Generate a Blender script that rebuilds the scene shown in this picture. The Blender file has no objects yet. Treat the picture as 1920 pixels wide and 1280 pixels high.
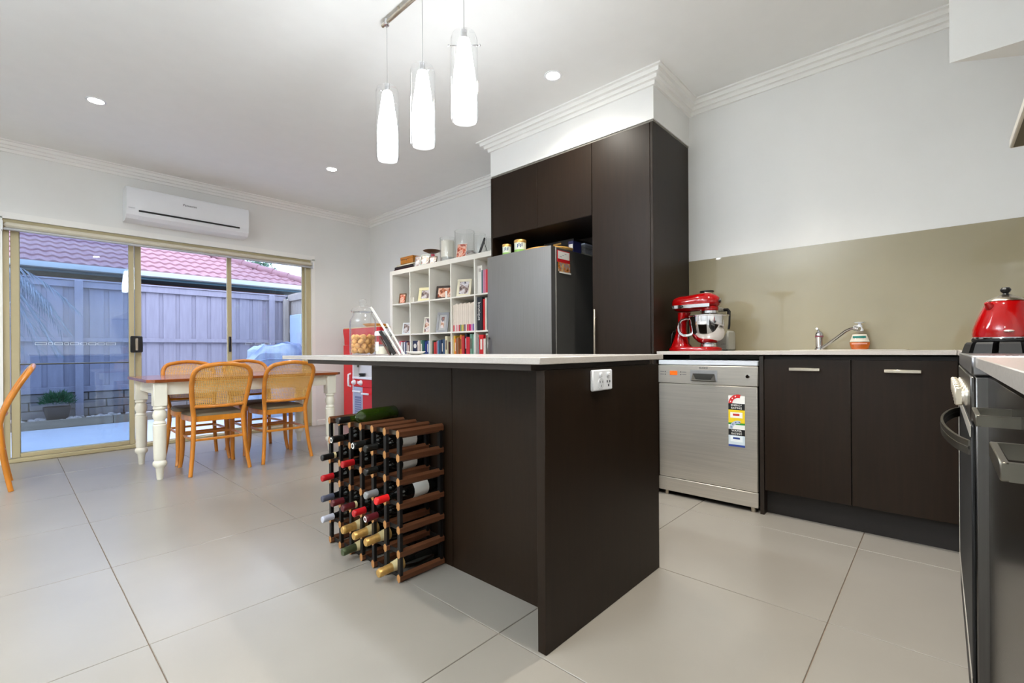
import bpy, bmesh, math, random
from mathutils import Vector, Matrix

random.seed(7)
SC = bpy.context.scene
COL = SC.collection
PI = math.pi

# ------------------------------------------------------------------ camera, world, lights, exposure
YAW, ROLL, FPX, HY, EYE = 0.74388, -0.00695, 872.75, 15.9, 0.944
fw = Vector((math.cos(YAW), math.sin(YAW), 0)); rt = Vector((math.sin(YAW), -math.cos(YAW), 0)); up = Vector((0, 0, 1))
r2 = rt * math.cos(ROLL) + up * math.sin(ROLL); u2 = up * math.cos(ROLL) - rt * math.sin(ROLL)
cam_d = bpy.data.cameras.new('camera'); cam = bpy.data.objects.new('camera', cam_d); COL.objects.link(cam)
mw = Matrix.Identity(4)
for i in range(3):
    mw[i][0], mw[i][1], mw[i][2] = r2[i], u2[i], -fw[i]
mw[0][3], mw[1][3], mw[2][3] = 0, 0, EYE
cam.matrix_world = mw
cam_d.sensor_width = 36; cam_d.lens = FPX / 1920 * 36; cam_d.shift_y = HY / 1920; cam_d.clip_start = 0.02
SC.camera = cam

SC.view_settings.view_transform = 'Standard'; SC.view_settings.look = 'None'
SC.view_settings.gamma = 1; SC.view_settings.use_curve_mapping = False
SC.view_settings.exposure = 0.71
SC.cycles.transparent_max_bounces = 32; SC.cycles.max_bounces = 12; SC.cycles.diffuse_bounces = 6; SC.cycles.glossy_bounces = 6

world = bpy.data.worlds.new('dusk_sky'); SC.world = world; world.use_nodes = True
wn = world.node_tree; wn.nodes.clear()
wo = wn.nodes.new('ShaderNodeOutputWorld'); wb = wn.nodes.new('ShaderNodeBackground')
wb.inputs['Color'].default_value = (0.60, 0.71, 1.0, 1); wb.inputs['Strength'].default_value = 2.5
wn.links.new(wb.outputs[0], wo.inputs[0])

DOWNLIGHT_W = 10.0
PENDANT_BULB_W = 5.0
ADDED_UPLIGHT_W = 150.0
PENDANT_EMIT = 14.0
DOWNLIGHTS = [(0.443, 4.43), (2.19, 4.423), (2.442, 1.864), (-1.3, 4.43), (-1.3, 2.3), (-1.3, 0.3), (1.15, 0.2), (2.2, 0.75)]
CEIL = 2.745

# ------------------------------------------------------------------ materials
def lin(c):
    f = lambda v: (v / 255) / 12.92 if v / 255 <= 0.04045 else ((v / 255 + 0.055) / 1.055) ** 2.4
    return (f(c[0]), f(c[1]), f(c[2]), 1)

_mats = {}
def M(name, rgb, rough=0.5, metal=0.0, var=0.06, scale=(8, 8, 8), bump=0.0, bscale=80, spec=0.5, coat=0.0, emit=0.0, sub=None, world=False, coat_rough=0.03, an=0.0):
    if name in _mats: return _mats[name]
    m = bpy.data.materials.new(name); m.use_nodes = True; _mats[name] = m
    nt = m.node_tree; b = nt.nodes['Principled BSDF']
    b.inputs['Roughness'].default_value = rough; b.inputs['Metallic'].default_value = metal
    b.inputs['Specular IOR Level'].default_value = spec; b.inputs['Coat Weight'].default_value = coat; b.inputs['Coat Roughness'].default_value = coat_rough
    tc = nt.nodes.new('ShaderNodeTexCoord'); mp = nt.nodes.new('ShaderNodeMapping'); mp.inputs['Scale'].default_value = scale
    nz = nt.nodes.new('ShaderNodeTexNoise'); nz.inputs['Scale'].default_value = 1.0; nz.inputs['Detail'].default_value = 4
    nt.links.new(nt.nodes.new('ShaderNodeNewGeometry').outputs['Position'] if world else tc.outputs['Object'], mp.inputs['Vector']); nt.links.new(mp.outputs[0], nz.inputs['Vector'])
    mr = nt.nodes.new('ShaderNodeMapRange'); mr.inputs['From Min'].default_value = 0.3; mr.inputs['From Max'].default_value = 0.7
    nt.links.new(nz.outputs[0], mr.inputs['Value'])
    mix = nt.nodes.new('ShaderNodeMix'); mix.data_type = 'RGBA'
    c = lin(rgb)
    if sub is None:
        a = tuple(min(1, v * (1 - var)) for v in c[:3]) + (1,); d = tuple(min(1, v * (1 + var)) for v in c[:3]) + (1,)
    else:
        a = c; d = lin(sub)
    mix.inputs[6].default_value = a; mix.inputs[7].default_value = d
    nt.links.new(mr.outputs[0], mix.inputs[0]); nt.links.new(mix.outputs[2], b.inputs['Base Color'])
    if an:
        b.inputs['Anisotropic'].default_value = an; tg = nt.nodes.new('ShaderNodeTangent'); tg.direction_type = 'RADIAL'; tg.axis = 'Z'; nt.links.new(tg.outputs[0], b.inputs['Tangent'])
    if emit:
        b.inputs['Emission Color'].default_value = c; b.inputs['Emission Strength'].default_value = emit
    if bump:
        n2 = nt.nodes.new('ShaderNodeTexNoise'); n2.inputs['Scale'].default_value = bscale; n2.inputs['Detail'].default_value = 3
        bp = nt.nodes.new('ShaderNodeBump'); bp.inputs['Strength'].default_value = bump; bp.inputs['Distance'].default_value = 0.004
        nt.links.new(tc.outputs['Object'], n2.inputs['Vector']); nt.links.new(n2.outputs[0], bp.inputs['Height']); nt.links.new(bp.outputs[0], b.inputs['Normal'])
    return m

def glass(name, tint, ior=1.45, rough=0.0, gain=1.0, haze=0.0):
    if name in _mats: return _mats[name]
    m = bpy.data.materials.new(name); m.use_nodes = True; _mats[name] = m
    nt = m.node_tree; nt.nodes.clear()
    o = nt.nodes.new('ShaderNodeOutputMaterial'); mx = nt.nodes.new('ShaderNodeMixShader')
    t = nt.nodes.new('ShaderNodeBsdfTransparent'); g = nt.nodes.new('ShaderNodeBsdfGlossy'); fr = nt.nodes.new('ShaderNodeMath'); lw = nt.nodes.new('ShaderNodeLayerWeight'); lw.inputs[0].default_value = 0.5; pw = nt.nodes.new('ShaderNodeMath'); pw.operation = 'POWER'; pw.inputs[1].default_value = 4.5; nt.links.new(lw.outputs['Facing'], pw.inputs[0]); f0 = ((ior - 1) / (ior + 1)) ** 2; fr.operation = 'MULTIPLY_ADD'; fr.inputs[1].default_value = 1 - f0; fr.inputs[2].default_value = f0; nt.links.new(pw.outputs[0], fr.inputs[0])
    t.inputs[0].default_value = tuple(tint) + (1,); g.inputs['Roughness'].default_value = rough; 
    mul = nt.nodes.new('ShaderNodeMath'); mul.operation = 'MULTIPLY'; mul.inputs[1].default_value = gain; mul.use_clamp = True
    nt.links.new(fr.outputs[0], mul.inputs[0]); nt.links.new(mul.outputs[0], mx.inputs[0])
    last = t
    if haze:
        df = nt.nodes.new('ShaderNodeBsdfDiffuse'); df.inputs[0].default_value = (0.8, 0.82, 0.85, 1)
        mh = nt.nodes.new('ShaderNodeMixShader'); mh.inputs[0].default_value = haze
        nt.links.new(t.outputs[0], mh.inputs[1]); nt.links.new(df.outputs[0], mh.inputs[2]); last = mh
    nt.links.new(last.outputs[0], mx.inputs[1]); nt.links.new(g.outputs[0], mx.inputs[2]); nt.links.new(mx.outputs[0], o.inputs[0])
    return m

def emitter(name, rgb, strength):
    m = bpy.data.materials.new(name); m.use_nodes = True; nt = m.node_tree; nt.nodes.clear()
    o = nt.nodes.new('ShaderNodeOutputMaterial'); e = nt.nodes.new('ShaderNodeEmission')
    e.inputs[0].default_value = lin(rgb); e.inputs[1].default_value = strength; nt.links.new(e.outputs[0], o.inputs[0]); _mats[name] = m
    return m

def picture(name, cols, scale=30):
    if name in _mats: return _mats[name]
    m = bpy.data.materials.new(name); m.use_nodes = True; _mats[name] = m; nt = m.node_tree; b = nt.nodes['Principled BSDF']; b.inputs['Roughness'].default_value = 0.3
    tc = nt.nodes.new('ShaderNodeTexCoord'); nz = nt.nodes.new('ShaderNodeTexNoise'); nz.inputs['Scale'].default_value = scale; nz.inputs['Detail'].default_value = 2
    cr = nt.nodes.new('ShaderNodeValToRGB'); nt.links.new(tc.outputs['Object'], nz.inputs['Vector']); nt.links.new(nz.outputs[0], cr.inputs[0]); nt.links.new(cr.outputs[0], b.inputs['Base Color'])
    el = cr.color_ramp.elements
    while len(el) < len(cols): el.new(0.5)
    for i, c in enumerate(cols): el[i].position = 0.34 + 0.32 * i / max(1, len(cols) - 1); el[i].color = lin(c)
    return m

WALL = M('wall_paint', (232, 232, 230), 0.7, var=0.015, scale=(3, 3, 3), bump=0.04, bscale=300, spec=0.3)
CEILM = M('ceiling_paint', (238, 238, 236), 0.8, var=0.01, spec=0.2)
TRIM = M('white_trim_paint', (240, 239, 236), 0.45, var=0.01)
TILE = M('floor_tile_porcelain', (146, 140, 131), 0.28, var=0.05, scale=(2.2, 2.2, 2.2), spec=0.45, bump=0.02, bscale=120, world=True)
GROUT = M('tile_grout', (134, 116, 100), 0.9, var=0.1)
DARK = M('dark_wood_laminate', (32, 21, 11), 0.42, var=0.16, scale=(70, 70, 4), spec=0.26)
DARKH = M('dark_wood_laminate_edge', (36, 27, 20), 0.4, var=0.14, scale=(4, 60, 60))
DARKGAP = M('shadow_gap_board', (30, 25, 22), 0.6, var=0.1)
STONE = M('pale_engineered_stone', (188, 181, 174), 0.22, var=0.06, scale=(220, 220, 220), spec=0.5)
STEEL = M('brushed_stainless', (214, 208, 198), 0.40, .72, var=0.07, scale=(3, 3, 260), an=0.7)
STEELV = M('brushed_stainless_vertical', (112, 110, 108), 0.3, 1.0, var=0.06, scale=(200, 200, 2))
STEELD = M('dark_stainless', (108, 105, 98), 0.3, 1.0, var=0.06, scale=(3, 200, 200))
CHROME = M('chrome', (215, 215, 218), 0.07, 1.0, var=0.02)
SATIN = M('satin_metal_handle', (196, 186, 170), 0.28, 1.0, var=0.04)
BLACK = M('black_plastic', (16, 16, 17), 0.35, var=0.1)
BLACKM = M('black_iron', (14, 14, 15), 0.55, var=0.15, bump=0.05)
WHITEP = M('white_plastic', (236, 238, 242), 0.35, var=0.01)
RED = M('glossy_red_enamel', (146, 3, 5), 0.10, var=0.05, spec=0.45, coat=0.3)
SPLASH = M('beige_back_painted_glass', (150, 140, 112), 0.5, var=0.03, scale=(5, 5, 5), coat=1.0, spec=0.4, coat_rough=0.012)
CREAMAL = M('cream_aluminium_frame', (186, 174, 138), 0.4, var=0.03)
HONEY = M('honey_bentwood', (204, 126, 36), 0.28, var=0.16, scale=(20, 20, 6), coat=0.3)
CANE = M('woven_cane', (226, 172, 88), 0.5, var=0.15, scale=(90, 90, 90))
CUSH = M('olive_seat_pad', (120, 106, 82), 0.75, var=0.1, bump=0.1, bscale=300)
PINE = M('red_brown_pine', (142, 74, 34), 0.22, var=0.28, scale=(3, 40, 40), coat=0.4)
CREAMP = M('cream_painted_wood', (236, 231, 214), 0.4, var=0.03)
WHITEB = M('white_bookcase_foil', (236, 233, 224), 0.4, var=0.015)
RACKW = M('rack_redwood', (108, 64, 38), 0.55, var=0.2, scale=(6, 60, 60))
RACKE = M('rack_end_grain', (172, 122, 70), 0.6, var=0.15, scale=(60, 60, 60))
RACKM = M('rack_black_steel', (7, 7, 8), 0.5, var=0.1)
WINEG = M('dark_wine_glass', (12, 14, 13), 0.05, var=0.1, spec=0.7)
WINEGR = M('green_wine_glass', (40, 56, 12), 0.06, var=0.2, spec=0.7)
GOLD = M('gold_foil', (214, 172, 100), 0.38, 0.7, var=0.12, scale=(60, 60, 60), bump=0.25, bscale=160)
GREENF = M('green_foil', (96, 108, 78), 0.35, 0.7, var=0.12, bump=0.2, bscale=160)
PAPER = M('white_paper_label', (232, 230, 224), 0.6, var=0.03)
PAPERC = M('cream_paper_label', (214, 196, 146), 0.6, var=0.05)
PAGES = M('book_pages', (228, 220, 200), 0.8, var=0.06, scale=(4, 400, 400))
CLEAR = glass('clear_glass', (0.986, 0.990, 0.988), 1.42, gain=1.15, haze=0.01)
PANE = glass('window_pane_glass', (0.93, 0.955, 0.97), 1.5)
PANE2 = glass('tinted_pane_glass', (0.72, 0.80, 0.88), 1.55, gain=1.3)
FENCE = M('grey_painted_palings', (164, 159, 170), 0.75, var=0.07, scale=(30, 30, 3), bump=0.08)
FENCES = M('weathered_timber', (178, 168, 158), 0.85, var=0.14, scale=(30, 30, 4), bump=0.1)
ROOFT = M('terracotta_roof_tile', (166, 124, 126), 0.7, var=0.12, scale=(5, 5, 5))
GUTTER = M('pale_gutter_paint', (222, 230, 226), 0.4, var=0.02)
SOFFIT = M('teal_fascia_paint', (70, 104, 116), 0.6, var=0.06)
BRICKW = M('neighbour_brick_brown', (120, 84, 70), 0.85, var=0.15)
PATIO = M('pale_patio_concrete', (200, 205, 212), 0.8, var=0.05, scale=(4, 4, 4), bump=0.08)
SLEEPER = M('timber_sleeper', (142, 130, 112), 0.85, var=0.15, scale=(3, 40, 40))
SOIL = M('garden_soil', (92, 78, 64), 0.95, var=0.2, bump=0.3)
ROCK = M('pale_pebbles', (190, 180, 172), 0.85, var=0.25, scale=(9, 9, 9))
LEAF = M('dusky_green_leaf', (62, 104, 62), 0.6, var=0.3, scale=(14, 14, 14))
POT = M('dark_terracotta_pot', (62, 54, 54), 0.7, var=0.15)
COVER = M('blue_grey_tarp', (190, 206, 224), 0.45, scale=(2.6, 2.6, 2.6), bump=0.35, bscale=18, sub=(70, 92, 146))  # slate-blue mottling puts the cover's shaded side and folds into its colour

# ------------------------------------------------------------------ geometry helpers
class MB:
    def __init__(s): s.v = []; s.f = []; s.m = []
    def add(s, vs, fs, mi=0):
        n = len(s.v); s.v += [tuple(p) for p in vs]
        for f in fs: s.f.append(tuple(i + n for i in f)); s.m.append(mi)
        return s
    def box(s, x0, y0, z0, x1, y1, z1, mi=0, c=0.0):
        x0, x1 = min(x0, x1), max(x0, x1); y0, y1 = min(y0, y1), max(y0, y1); z0, z1 = min(z0, z1), max(z0, z1)
        if c <= 0:
            vs = [(x, y, z) for z in (z0, z1) for y in (y0, y1) for x in (x0, x1)]
            return s.add(vs, [(0, 2, 3, 1), (4, 5, 7, 6), (0, 1, 5, 4), (2, 6, 7, 3), (0, 4, 6, 2), (1, 3, 7, 5)], mi)
        c = min(c, (x1 - x0) * .45, (y1 - y0) * .45, (z1 - z0) * .45)
        X = (x0, x1); Y = (y0, y1); Z = (z0, z1); vs = []; idx = {}
        for i in (0, 1):
            for j in (0, 1):
                for k in (0, 1):
                    p = [X[i], Y[j], Z[k]]; q = [X[i] + (c if i == 0 else -c), Y[j] + (c if j == 0 else -c), Z[k] + (c if k == 0 else -c)]
                    for a in range(3):
                        w = list(q); w[a] = p[a]; idx[(i, j, k, a)] = len(vs); vs.append(w)
        fs = []
        for a in range(3):
            b, d = [(1, 2), (0, 2), (0, 1)][a]
            for sd in (0, 1):
                cyc = []
                for (u, w) in ((0, 0), (1, 0), (1, 1), (0, 1)):
                    t = [0, 0, 0]; t[a] = sd; t[b] = u; t[d] = w; cyc.append(idx[(t[0], t[1], t[2], a)])
                fs.append(cyc)
        for a in range(3):
            b, d = [(1, 2), (0, 2), (0, 1)][a]
            for u in (0, 1):
                for w in (0, 1):
                    t0 = [0, 0, 0]; t0[b] = u; t0[d] = w; t1 = list(t0); t1[a] = 1
                    fs.append([idx[(*t0, b)], idx[(*t1, b)], idx[(*t1, d)], idx[(*t0, d)]])
        for i in (0, 1):
            for j in (0, 1):
                for k in (0, 1): fs.append([idx[(i, j, k, 0)], idx[(i, j, k, 1)], idx[(i, j, k, 2)]])
        return s.add(vs, fs, mi)
    def tube(s, pts, r, n=8, closed=False, mi=0, r2=None, upv=None):
        pts = [Vector(p) for p in pts]; N = len(pts); rr = r if isinstance(r, (list, tuple)) else [r] * N
        vs = []; fs = []; ref = Vector(upv) if upv else None; prev = None
        for i, p in enumerate(pts):
            a = pts[i - 1] if (i > 0 or closed) else p; b = pts[(i + 1) % N] if (i < N - 1 or closed) else p
            t = (b - a).normalized()
            if ref is not None: n1 = (ref - t * ref.dot(t)).normalized()
            elif prev is None: n1 = t.orthogonal().normalized()
            else: n1 = (prev - t * prev.dot(t)).normalized()
            prev = n1; n2 = t.cross(n1); q = rr[i]; q2 = (r2[i] if isinstance(r2, (list, tuple)) else r2) if r2 else q
            for k in range(n):
                an = 2 * PI * (k + .5) / n; vs.append(p + n1 * (math.cos(an) * q) + n2 * (math.sin(an) * q2))
        for i in range(N if closed else N - 1):
            for k in range(n):
                a = i * n + k; b = i * n + (k + 1) % n; c = ((i + 1) % N) * n + (k + 1) % n; d = ((i + 1) % N) * n + k; fs.append((a, b, c, d))
        if not closed: fs.append(tuple(range(n))[::-1]); fs.append(tuple((N - 1) * n + k for k in range(n)))
        return s.add(vs, fs, mi)
    def lathe(s, prof, c=(0, 0, 0), n=24, axis='Z', mi=0, cap=True, sx=1, sy=1):
        vs = []; fs = []; N = len(prof)
        for (r, h) in prof:
            for k in range(n):
                a = 2 * PI * k / n; u, w = r * math.cos(a) * sx, r * math.sin(a) * sy
                p = (u, w, h) if axis == 'Z' else ((h, u, w) if axis == 'X' else (u, h, w))
                vs.append((c[0] + p[0], c[1] + p[1], c[2] + p[2]))
        for i in range(N - 1):
            for k in range(n): fs.append((i * n + k, i * n + (k + 1) % n, (i + 1) * n + (k + 1) % n, (i + 1) * n + k))
        if cap:
            if prof[0][0] > 1e-6: fs.append(tuple(range(n))[::-1])
            if prof[-1][0] > 1e-6: fs.append(tuple((N - 1) * n + k for k in range(n)))
        return s.add(vs, fs, mi)
    def prism(s, poly, axis, a0, a1, mi=0):
        n = len(poly)
        def P(u, w, a): return (a, u, w) if axis == 'X' else ((u, a, w) if axis == 'Y' else (u, w, a))
        vs = [P(u, w, a0) for u, w in poly] + [P(u, w, a1) for u, w in poly]
        fs = [tuple(range(n))[::-1], tuple(range(n, 2 * n))] + [(i, (i + 1) % n, n + (i + 1) % n, n + i) for i in range(n)]
        return s.add(vs, fs, mi)
    def ball(s, c, r, nu=12, nv=8, mi=0, jitter=0.0, rnd=None):
        rx, ry, rz = r if isinstance(r, (tuple, list)) else (r, r, r); vs = [(c[0], c[1], c[2] - rz)]; fs = []
        for j in range(1, nv):
            ph = -PI / 2 + PI * j / nv
            for i in range(nu):
                a = 2 * PI * i / nu; k = 1 + (rnd.uniform(-jitter, jitter) if jitter else 0)
                vs.append((c[0] + rx * k * math.cos(ph) * math.cos(a), c[1] + ry * k * math.cos(ph) * math.sin(a), c[2] + rz * k * math.sin(ph)))
        vs.append((c[0], c[1], c[2] + rz)); T = len(vs) - 1
        for i in range(nu):
            fs.append((0, 1 + (i + 1) % nu, 1 + i)); fs.append((T, 1 + (nv - 2) * nu + i, 1 + (nv - 2) * nu + (i + 1) % nu))
        for j in range(nv - 2):
            for i in range(nu): fs.append((1 + j * nu + i, 1 + j * nu + (i + 1) % nu, 1 + (j + 1) * nu + (i + 1) % nu, 1 + (j + 1) * nu + i))
        return s.add(vs, fs, mi)
    def grid(s, fn, nu, nv, mi=0):
        vs = [fn(i / nu, j / nv) for j in range(nv + 1) for i in range(nu + 1)]
        return s.add(vs, [(j * (nu + 1) + i, j * (nu + 1) + i + 1, (j + 1) * (nu + 1) + i + 1, (j + 1) * (nu + 1) + i) for j in range(nv) for i in range(nu)], mi)
    def build(s, name, mats, parent=None, smooth=True, loc=None, ang=38, recalc=True):
        if not isinstance(mats, (list, tuple)): mats = [mats]
        o0 = Vector(loc) if loc is not None else Vector((0, 0, 0)); p = parent
        if p is not None:
            while p is not None: o0 = o0 + p.location; p = p.parent
        me = bpy.data.meshes.new(name); me.from_pydata([(a - o0.x, b - o0.y, c - o0.z) for a, b, c in s.v], [], s.f)
        for m in mats: me.materials.append(m)
        me.polygons.foreach_set('material_index', s.m)
        if recalc:
            bm = bmesh.new(); bm.from_mesh(me); bmesh.ops.recalc_face_normals(bm, faces=bm.faces[:]); bm.to_mesh(me); bm.free()
        if smooth: me.shade_smooth(); me.set_sharp_from_angle(angle=math.radians(ang))
        me.update(); o = bpy.data.objects.new(name, me); COL.objects.link(o)
        if parent is not None: o.parent = parent
        if loc is not None: o.location = loc
        return o

def tag(o, label, cat, group=None):
    o['label'] = label; o['category'] = cat
    if group: o['group'] = group
    return o
def thing(name, label, cat, loc, group=None):
    o = bpy.data.objects.new(name, None); o.empty_display_size = 0.05; COL.objects.link(o); o.location = loc
    return tag(o, label, cat, group)
def struct(o): o['kind'] = 'structure'; return o
def stuff(o): o['kind'] = 'stuff'; return o
def dup(root, loc, rotz, label, group=None):
    r = root.copy(); COL.objects.link(r); r.location = loc; r.rotation_euler = (0, 0, rotz); r['label'] = label
    if group: r['group'] = group
    for ch in list(root.children):
        c = ch.copy(); COL.objects.link(c); c.parent = r
        for g in ch.children:
            d = g.copy(); COL.objects.link(d); d.parent = c
    return r
def bx(name, m, p, *a, c=0.0, loc=None): return MB().box(*a, c=c).build(name, m, p, smooth=c > 0, loc=loc)
def text(name, body, size, m, parent, origin, right, upv, depth=0.0006, align='CENTER'):
    cu = bpy.data.curves.new('tmp_text', 'FONT'); cu.body = body; cu.size = size; cu.extrude = depth; cu.align_x = align; cu.align_y = 'CENTER'; cu.resolution_u = 2
    ob = bpy.data.objects.new('tmp_text', cu); COL.objects.link(ob); dg = bpy.context.evaluated_depsgraph_get(); dg.update()
    me = bpy.data.meshes.new_from_object(ob.evaluated_get(dg)); bpy.data.objects.remove(ob); bpy.data.curves.remove(cu)
    R = Vector(right).normalized(); U = Vector(upv).normalized(); Nn = R.cross(U); o0 = Vector((0, 0, 0)); p = parent
    while p is not None: o0 += p.location; p = p.parent
    for v in me.vertices: v.co = Vector(origin) + R * v.co.x + U * v.co.y + Nn * v.co.z - o0
    me.name = name; me.materials.clear(); me.materials.append(m); o = bpy.data.objects.new(name, me); COL.objects.link(o); o.parent = parent
    return o
ORD = ['first', 'second', 'third', 'fourth', 'fifth', 'sixth', 'seventh', 'eighth', 'ninth', 'tenth', 'eleventh', 'twelfth', 'thirteenth', 'fourteenth']

# ------------------------------------------------------------------ setting: shell
XW, YD, YR, XL = 3.446, 5.85, -0.65, -3.0
TX, TY, TP = 0.309, 0.290, 0.799
floor = struct(bx('floor', GROUT, None, XL - .1, YR - .1, -0.06, XW + .1, YD + .12, -0.004))
tile_cache = {}
for i in range(-5, 5):
    for j in range(-2, 8):
        x0, x1 = max(TX + i * TP + .0013, XL), min(TX + (i + 1) * TP - .0013, XW); y0, y1 = max(TY + j * TP + .0013, YR), min(TY + (j + 1) * TP - .0013, YD + .02)
        if x1 - x0 < .05 or y1 - y0 < .02: continue
        k = (round(x1 - x0, 3), round(y1 - y0, 3))
        if k not in tile_cache:
            o = MB().box(0, 0, -0.01, k[0], k[1], 0, c=0.0012).build('floor_tile', TILE, floor, smooth=False); tile_cache[k] = o
        else:
            o = tile_cache[k].copy(); COL.objects.link(o)
        o.location = (x0, y0, 0)
struct(bx('ceiling', CEILM, None, XL - .1, YR - .1, CEIL, XW + .1, YD + .15, CEIL + .05))
struct(bx('wall_back', WALL, None, XW, YR - .1, 0, XW + .1, YD + .12, CEIL))
struct(bx('wall_right', WALL, None, XL - .1, YR - .1, 0, XW, YR, CEIL))
struct(bx('wall_left', WALL, None, XL - .1, YR, 0, XL, YD + .12, CEIL))
DX0, DX1, DZ = -0.03, 2.632, 2.105
w = MB(); w.box(XL, YD, 0, DX0, YD + .12, CEIL); w.box(DX1, YD, 0, XW, YD + .12, CEIL); w.box(DX0, YD, DZ, DX1, YD + .12, CEIL)
struct(w.build('wall_door', WALL, None, smooth=False))
struct(bx('baseboard_door', TRIM, None, DX1 + .05, YD - .012, 0, XW - .012, YD, .07, c=.003))
struct(bx('baseboard_back', TRIM, None, XW - .012, 4.77, 0, XW, YD - .0, .07, c=.003))
# plaster bulkhead over the pantry
BX, BY0, BY1, BZ = 2.86, 1.366, 2.869, 2.446
struct(bx('wall_bulkhead', WALL, None, BX, BY0, BZ, XW, BY1, CEIL))
# angled duct bulkhead over the cooker
struct(MB().prism([(2.62, -0.033), (2.62, YR), (3.0, YR)], 'Z', 2.105, CEIL).build('wall_duct', WALL, None, smooth=False))
# stepped cornice swept round the room with mitred corners
prof = [(0, -.086), (.016, -.086), (.018, -.062), (.022, -.060), (.040, -.060), (.042, -.038), (.046, -.036), (.066, -.036), (.068, -.012), (.072, -.010), (.090, -.010), (.090, 0), (0, 0)]
path = [(XL, YR), (XL, YD), (XW, YD), (XW, BY1), (BX, BY1), (BX, BY0), (XW, BY0), (XW, YR)]
def cornice(path, closed):
    mb = MB(); n = len(path); vs = []; k = len(prof)
    for i, p in enumerate(path):
        p = Vector(p); a = Vector(path[i - 1]) if i > 0 or closed else None; b = Vector(path[(i + 1) % n]) if i < n - 1 or closed else None
        def nrm(d): d = d.normalized(); return Vector((d.y, -d.x))
        if a is None: off = nrm(b - p)
        elif b is None: off = nrm(p - a)
        else:
            n1, n2 = nrm(p - a), nrm(b - p); off = (n1 + n2) / (1 + n1.dot(n2))
        for d, z in prof: vs.append((p.x + off.x * d, p.y + off.y * d, CEIL + z))
    fs = []
    for i in range(n if closed else n - 1):
        for j in range(k): fs.append((i * k + j, i * k + (j + 1) % k, ((i + 1) % n) * k + (j + 1) % k, ((i + 1) % n) * k + j))
    mb.add(vs, fs); return mb
struct(cornice(path, True).build('trim_1', TRIM, None, smooth=False))
# reveal lining and architrave of the glass doors
w = MB(); w.box(DX1 - .012, YD - .004, 0, DX1 + .03, YD + .05, DZ); w.box(DX0 - .03, YD - .004, 0, DX0 + .012, YD + .05, DZ); w.box(DX0 - .03, YD - .004, DZ - .01, DX1 + .03, YD + .05, DZ + .045)
struct(w.build('trim_2', TRIM, None, smooth=False))

# ------------------------------------------------------------------ sliding glass doors
door = bpy.data.objects.new('door_1', None); COL.objects.link(door); door.location = (1.3, 5.9, 0); struct(door)
f = MB(); f.box(DX0 + .01, 5.87, 0, DX1 - .012, 5.99, .035, c=.004); f.box(DX0 + .01, 5.87, 2.055, DX1 - .012, 5.99, 2.10, c=.004); f.box(DX0 + .012, 5.87, .035, .022, 5.99, 2.055, c=.003); f.box(2.56, 5.87, .035, DX1 - .012, 5.99, 2.055, c=.003)
f.build('door_frame', CREAMAL, door)
bx('floor_track', STEEL, door, .03, 5.895, .035, 2.55, 5.91, .042)
def panel(x0, x1, y0, y1, sl, sr, gm, z0=.04, z1=1.985, zr=.06):
    r = MB(); r.box(x0, y0, z0, x0 + sl, y1, z1, c=.003); r.box(x1 - sr, y0, z0, x1, y1, z1, c=.003); r.box(x0 + sl, y0, z0, x1 - sr, y1, z0 + zr, c=.003); r.box(x0 + sl, y0, z1 - .032, x1 - sr, y1, z1, c=.003)
    p = r.build('door_panel', CREAMAL, door); ym = (y0 + y1) / 2
    MB().box(x0 + sl - .004, ym - .003, z0 + zr - .004, x1 - sr + .004, ym + .003, z1 - .029).build('pane', gm, p, smooth=False)
    return p
pA = panel(.027, .862, 5.885, 5.915, .053, .041, PANE, .04, 2.052, .035)
pB = panel(.055, .925, 5.928, 5.955, .03, .052, PANE2, .04, 2.052, .035)
pC = panel(1.694, 2.56, 5.928, 5.955, .045, .025, PANE, .04, 2.052, .035)
MB().tube([(.08, 5.905, .849), (.82, 5.905, .849)], .007, 6).build('cross_bar', STEELD, pA)
h = MB(); h.box(.828, 5.845, .945, .924, 5.885, 1.108, c=.008); h.build('handle', BLACK, pA)
MB().box(.862, 5.833, .965, .884, 5.846, 1.085, c=.004).build('latch_lever', SATIN, pA)
MB().box(1.706, 5.905, .945, 1.728, 5.928, 1.118, c=.005).build('handle', BLACK, pC)
MK = M('white_safety_dash', (214, 226, 240), 0.6, var=0.01)
def dash(x0, x1, y, z, par):
    m = MB(); t = .0035; h_ = .019
    m.box(x0, y, z, x1, y + .0008, z + t); m.box(x0, y, z + h_, x1, y + .0008, z + h_ + t); m.box(x0, y, z + t, x0 + t, y + .0008, z + h_); m.box(x1 - t, y, z + t, x1, y + .0008, z + h_)
    m.build('safety_dash', MK, par, smooth=False)
xx = .172
for wd in (.075, .03, .055, .03, .06, .045, .055, .05, .075): dash(xx, xx + wd, 5.893, 1.018, pA); xx += wd + .0095
for x0 in (1.88, 1.985, 2.085): dash(x0, x0 + .072, 5.935, 1.026, pC)
# roller blind rolled up above the doors
bl = thing('roller_blind', 'rolled-up cream roller blind above the sliding glass doors', 'blind', (1.3, 5.82, 2.0))
MB().box(-.012, 5.79, 2.012, 2.612, 5.848, 2.056, c=.018).build('blind_roll', M('cream_blind_fabric', (214, 208, 190), .7, var=.03), bl)
MB().box(-.012, 5.80, 1.990, 2.612, 5.835, 2.010, c=.006).build('bottom_rail', M('pale_grey_rail', (190, 192, 196), .4, var=.02), bl)
for x0 in (-.026, 2.613): bx('bracket', WHITEP, bl, x0, 5.785, 1.985, x0 + .012, 5.848, 2.062, c=.002)

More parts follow.
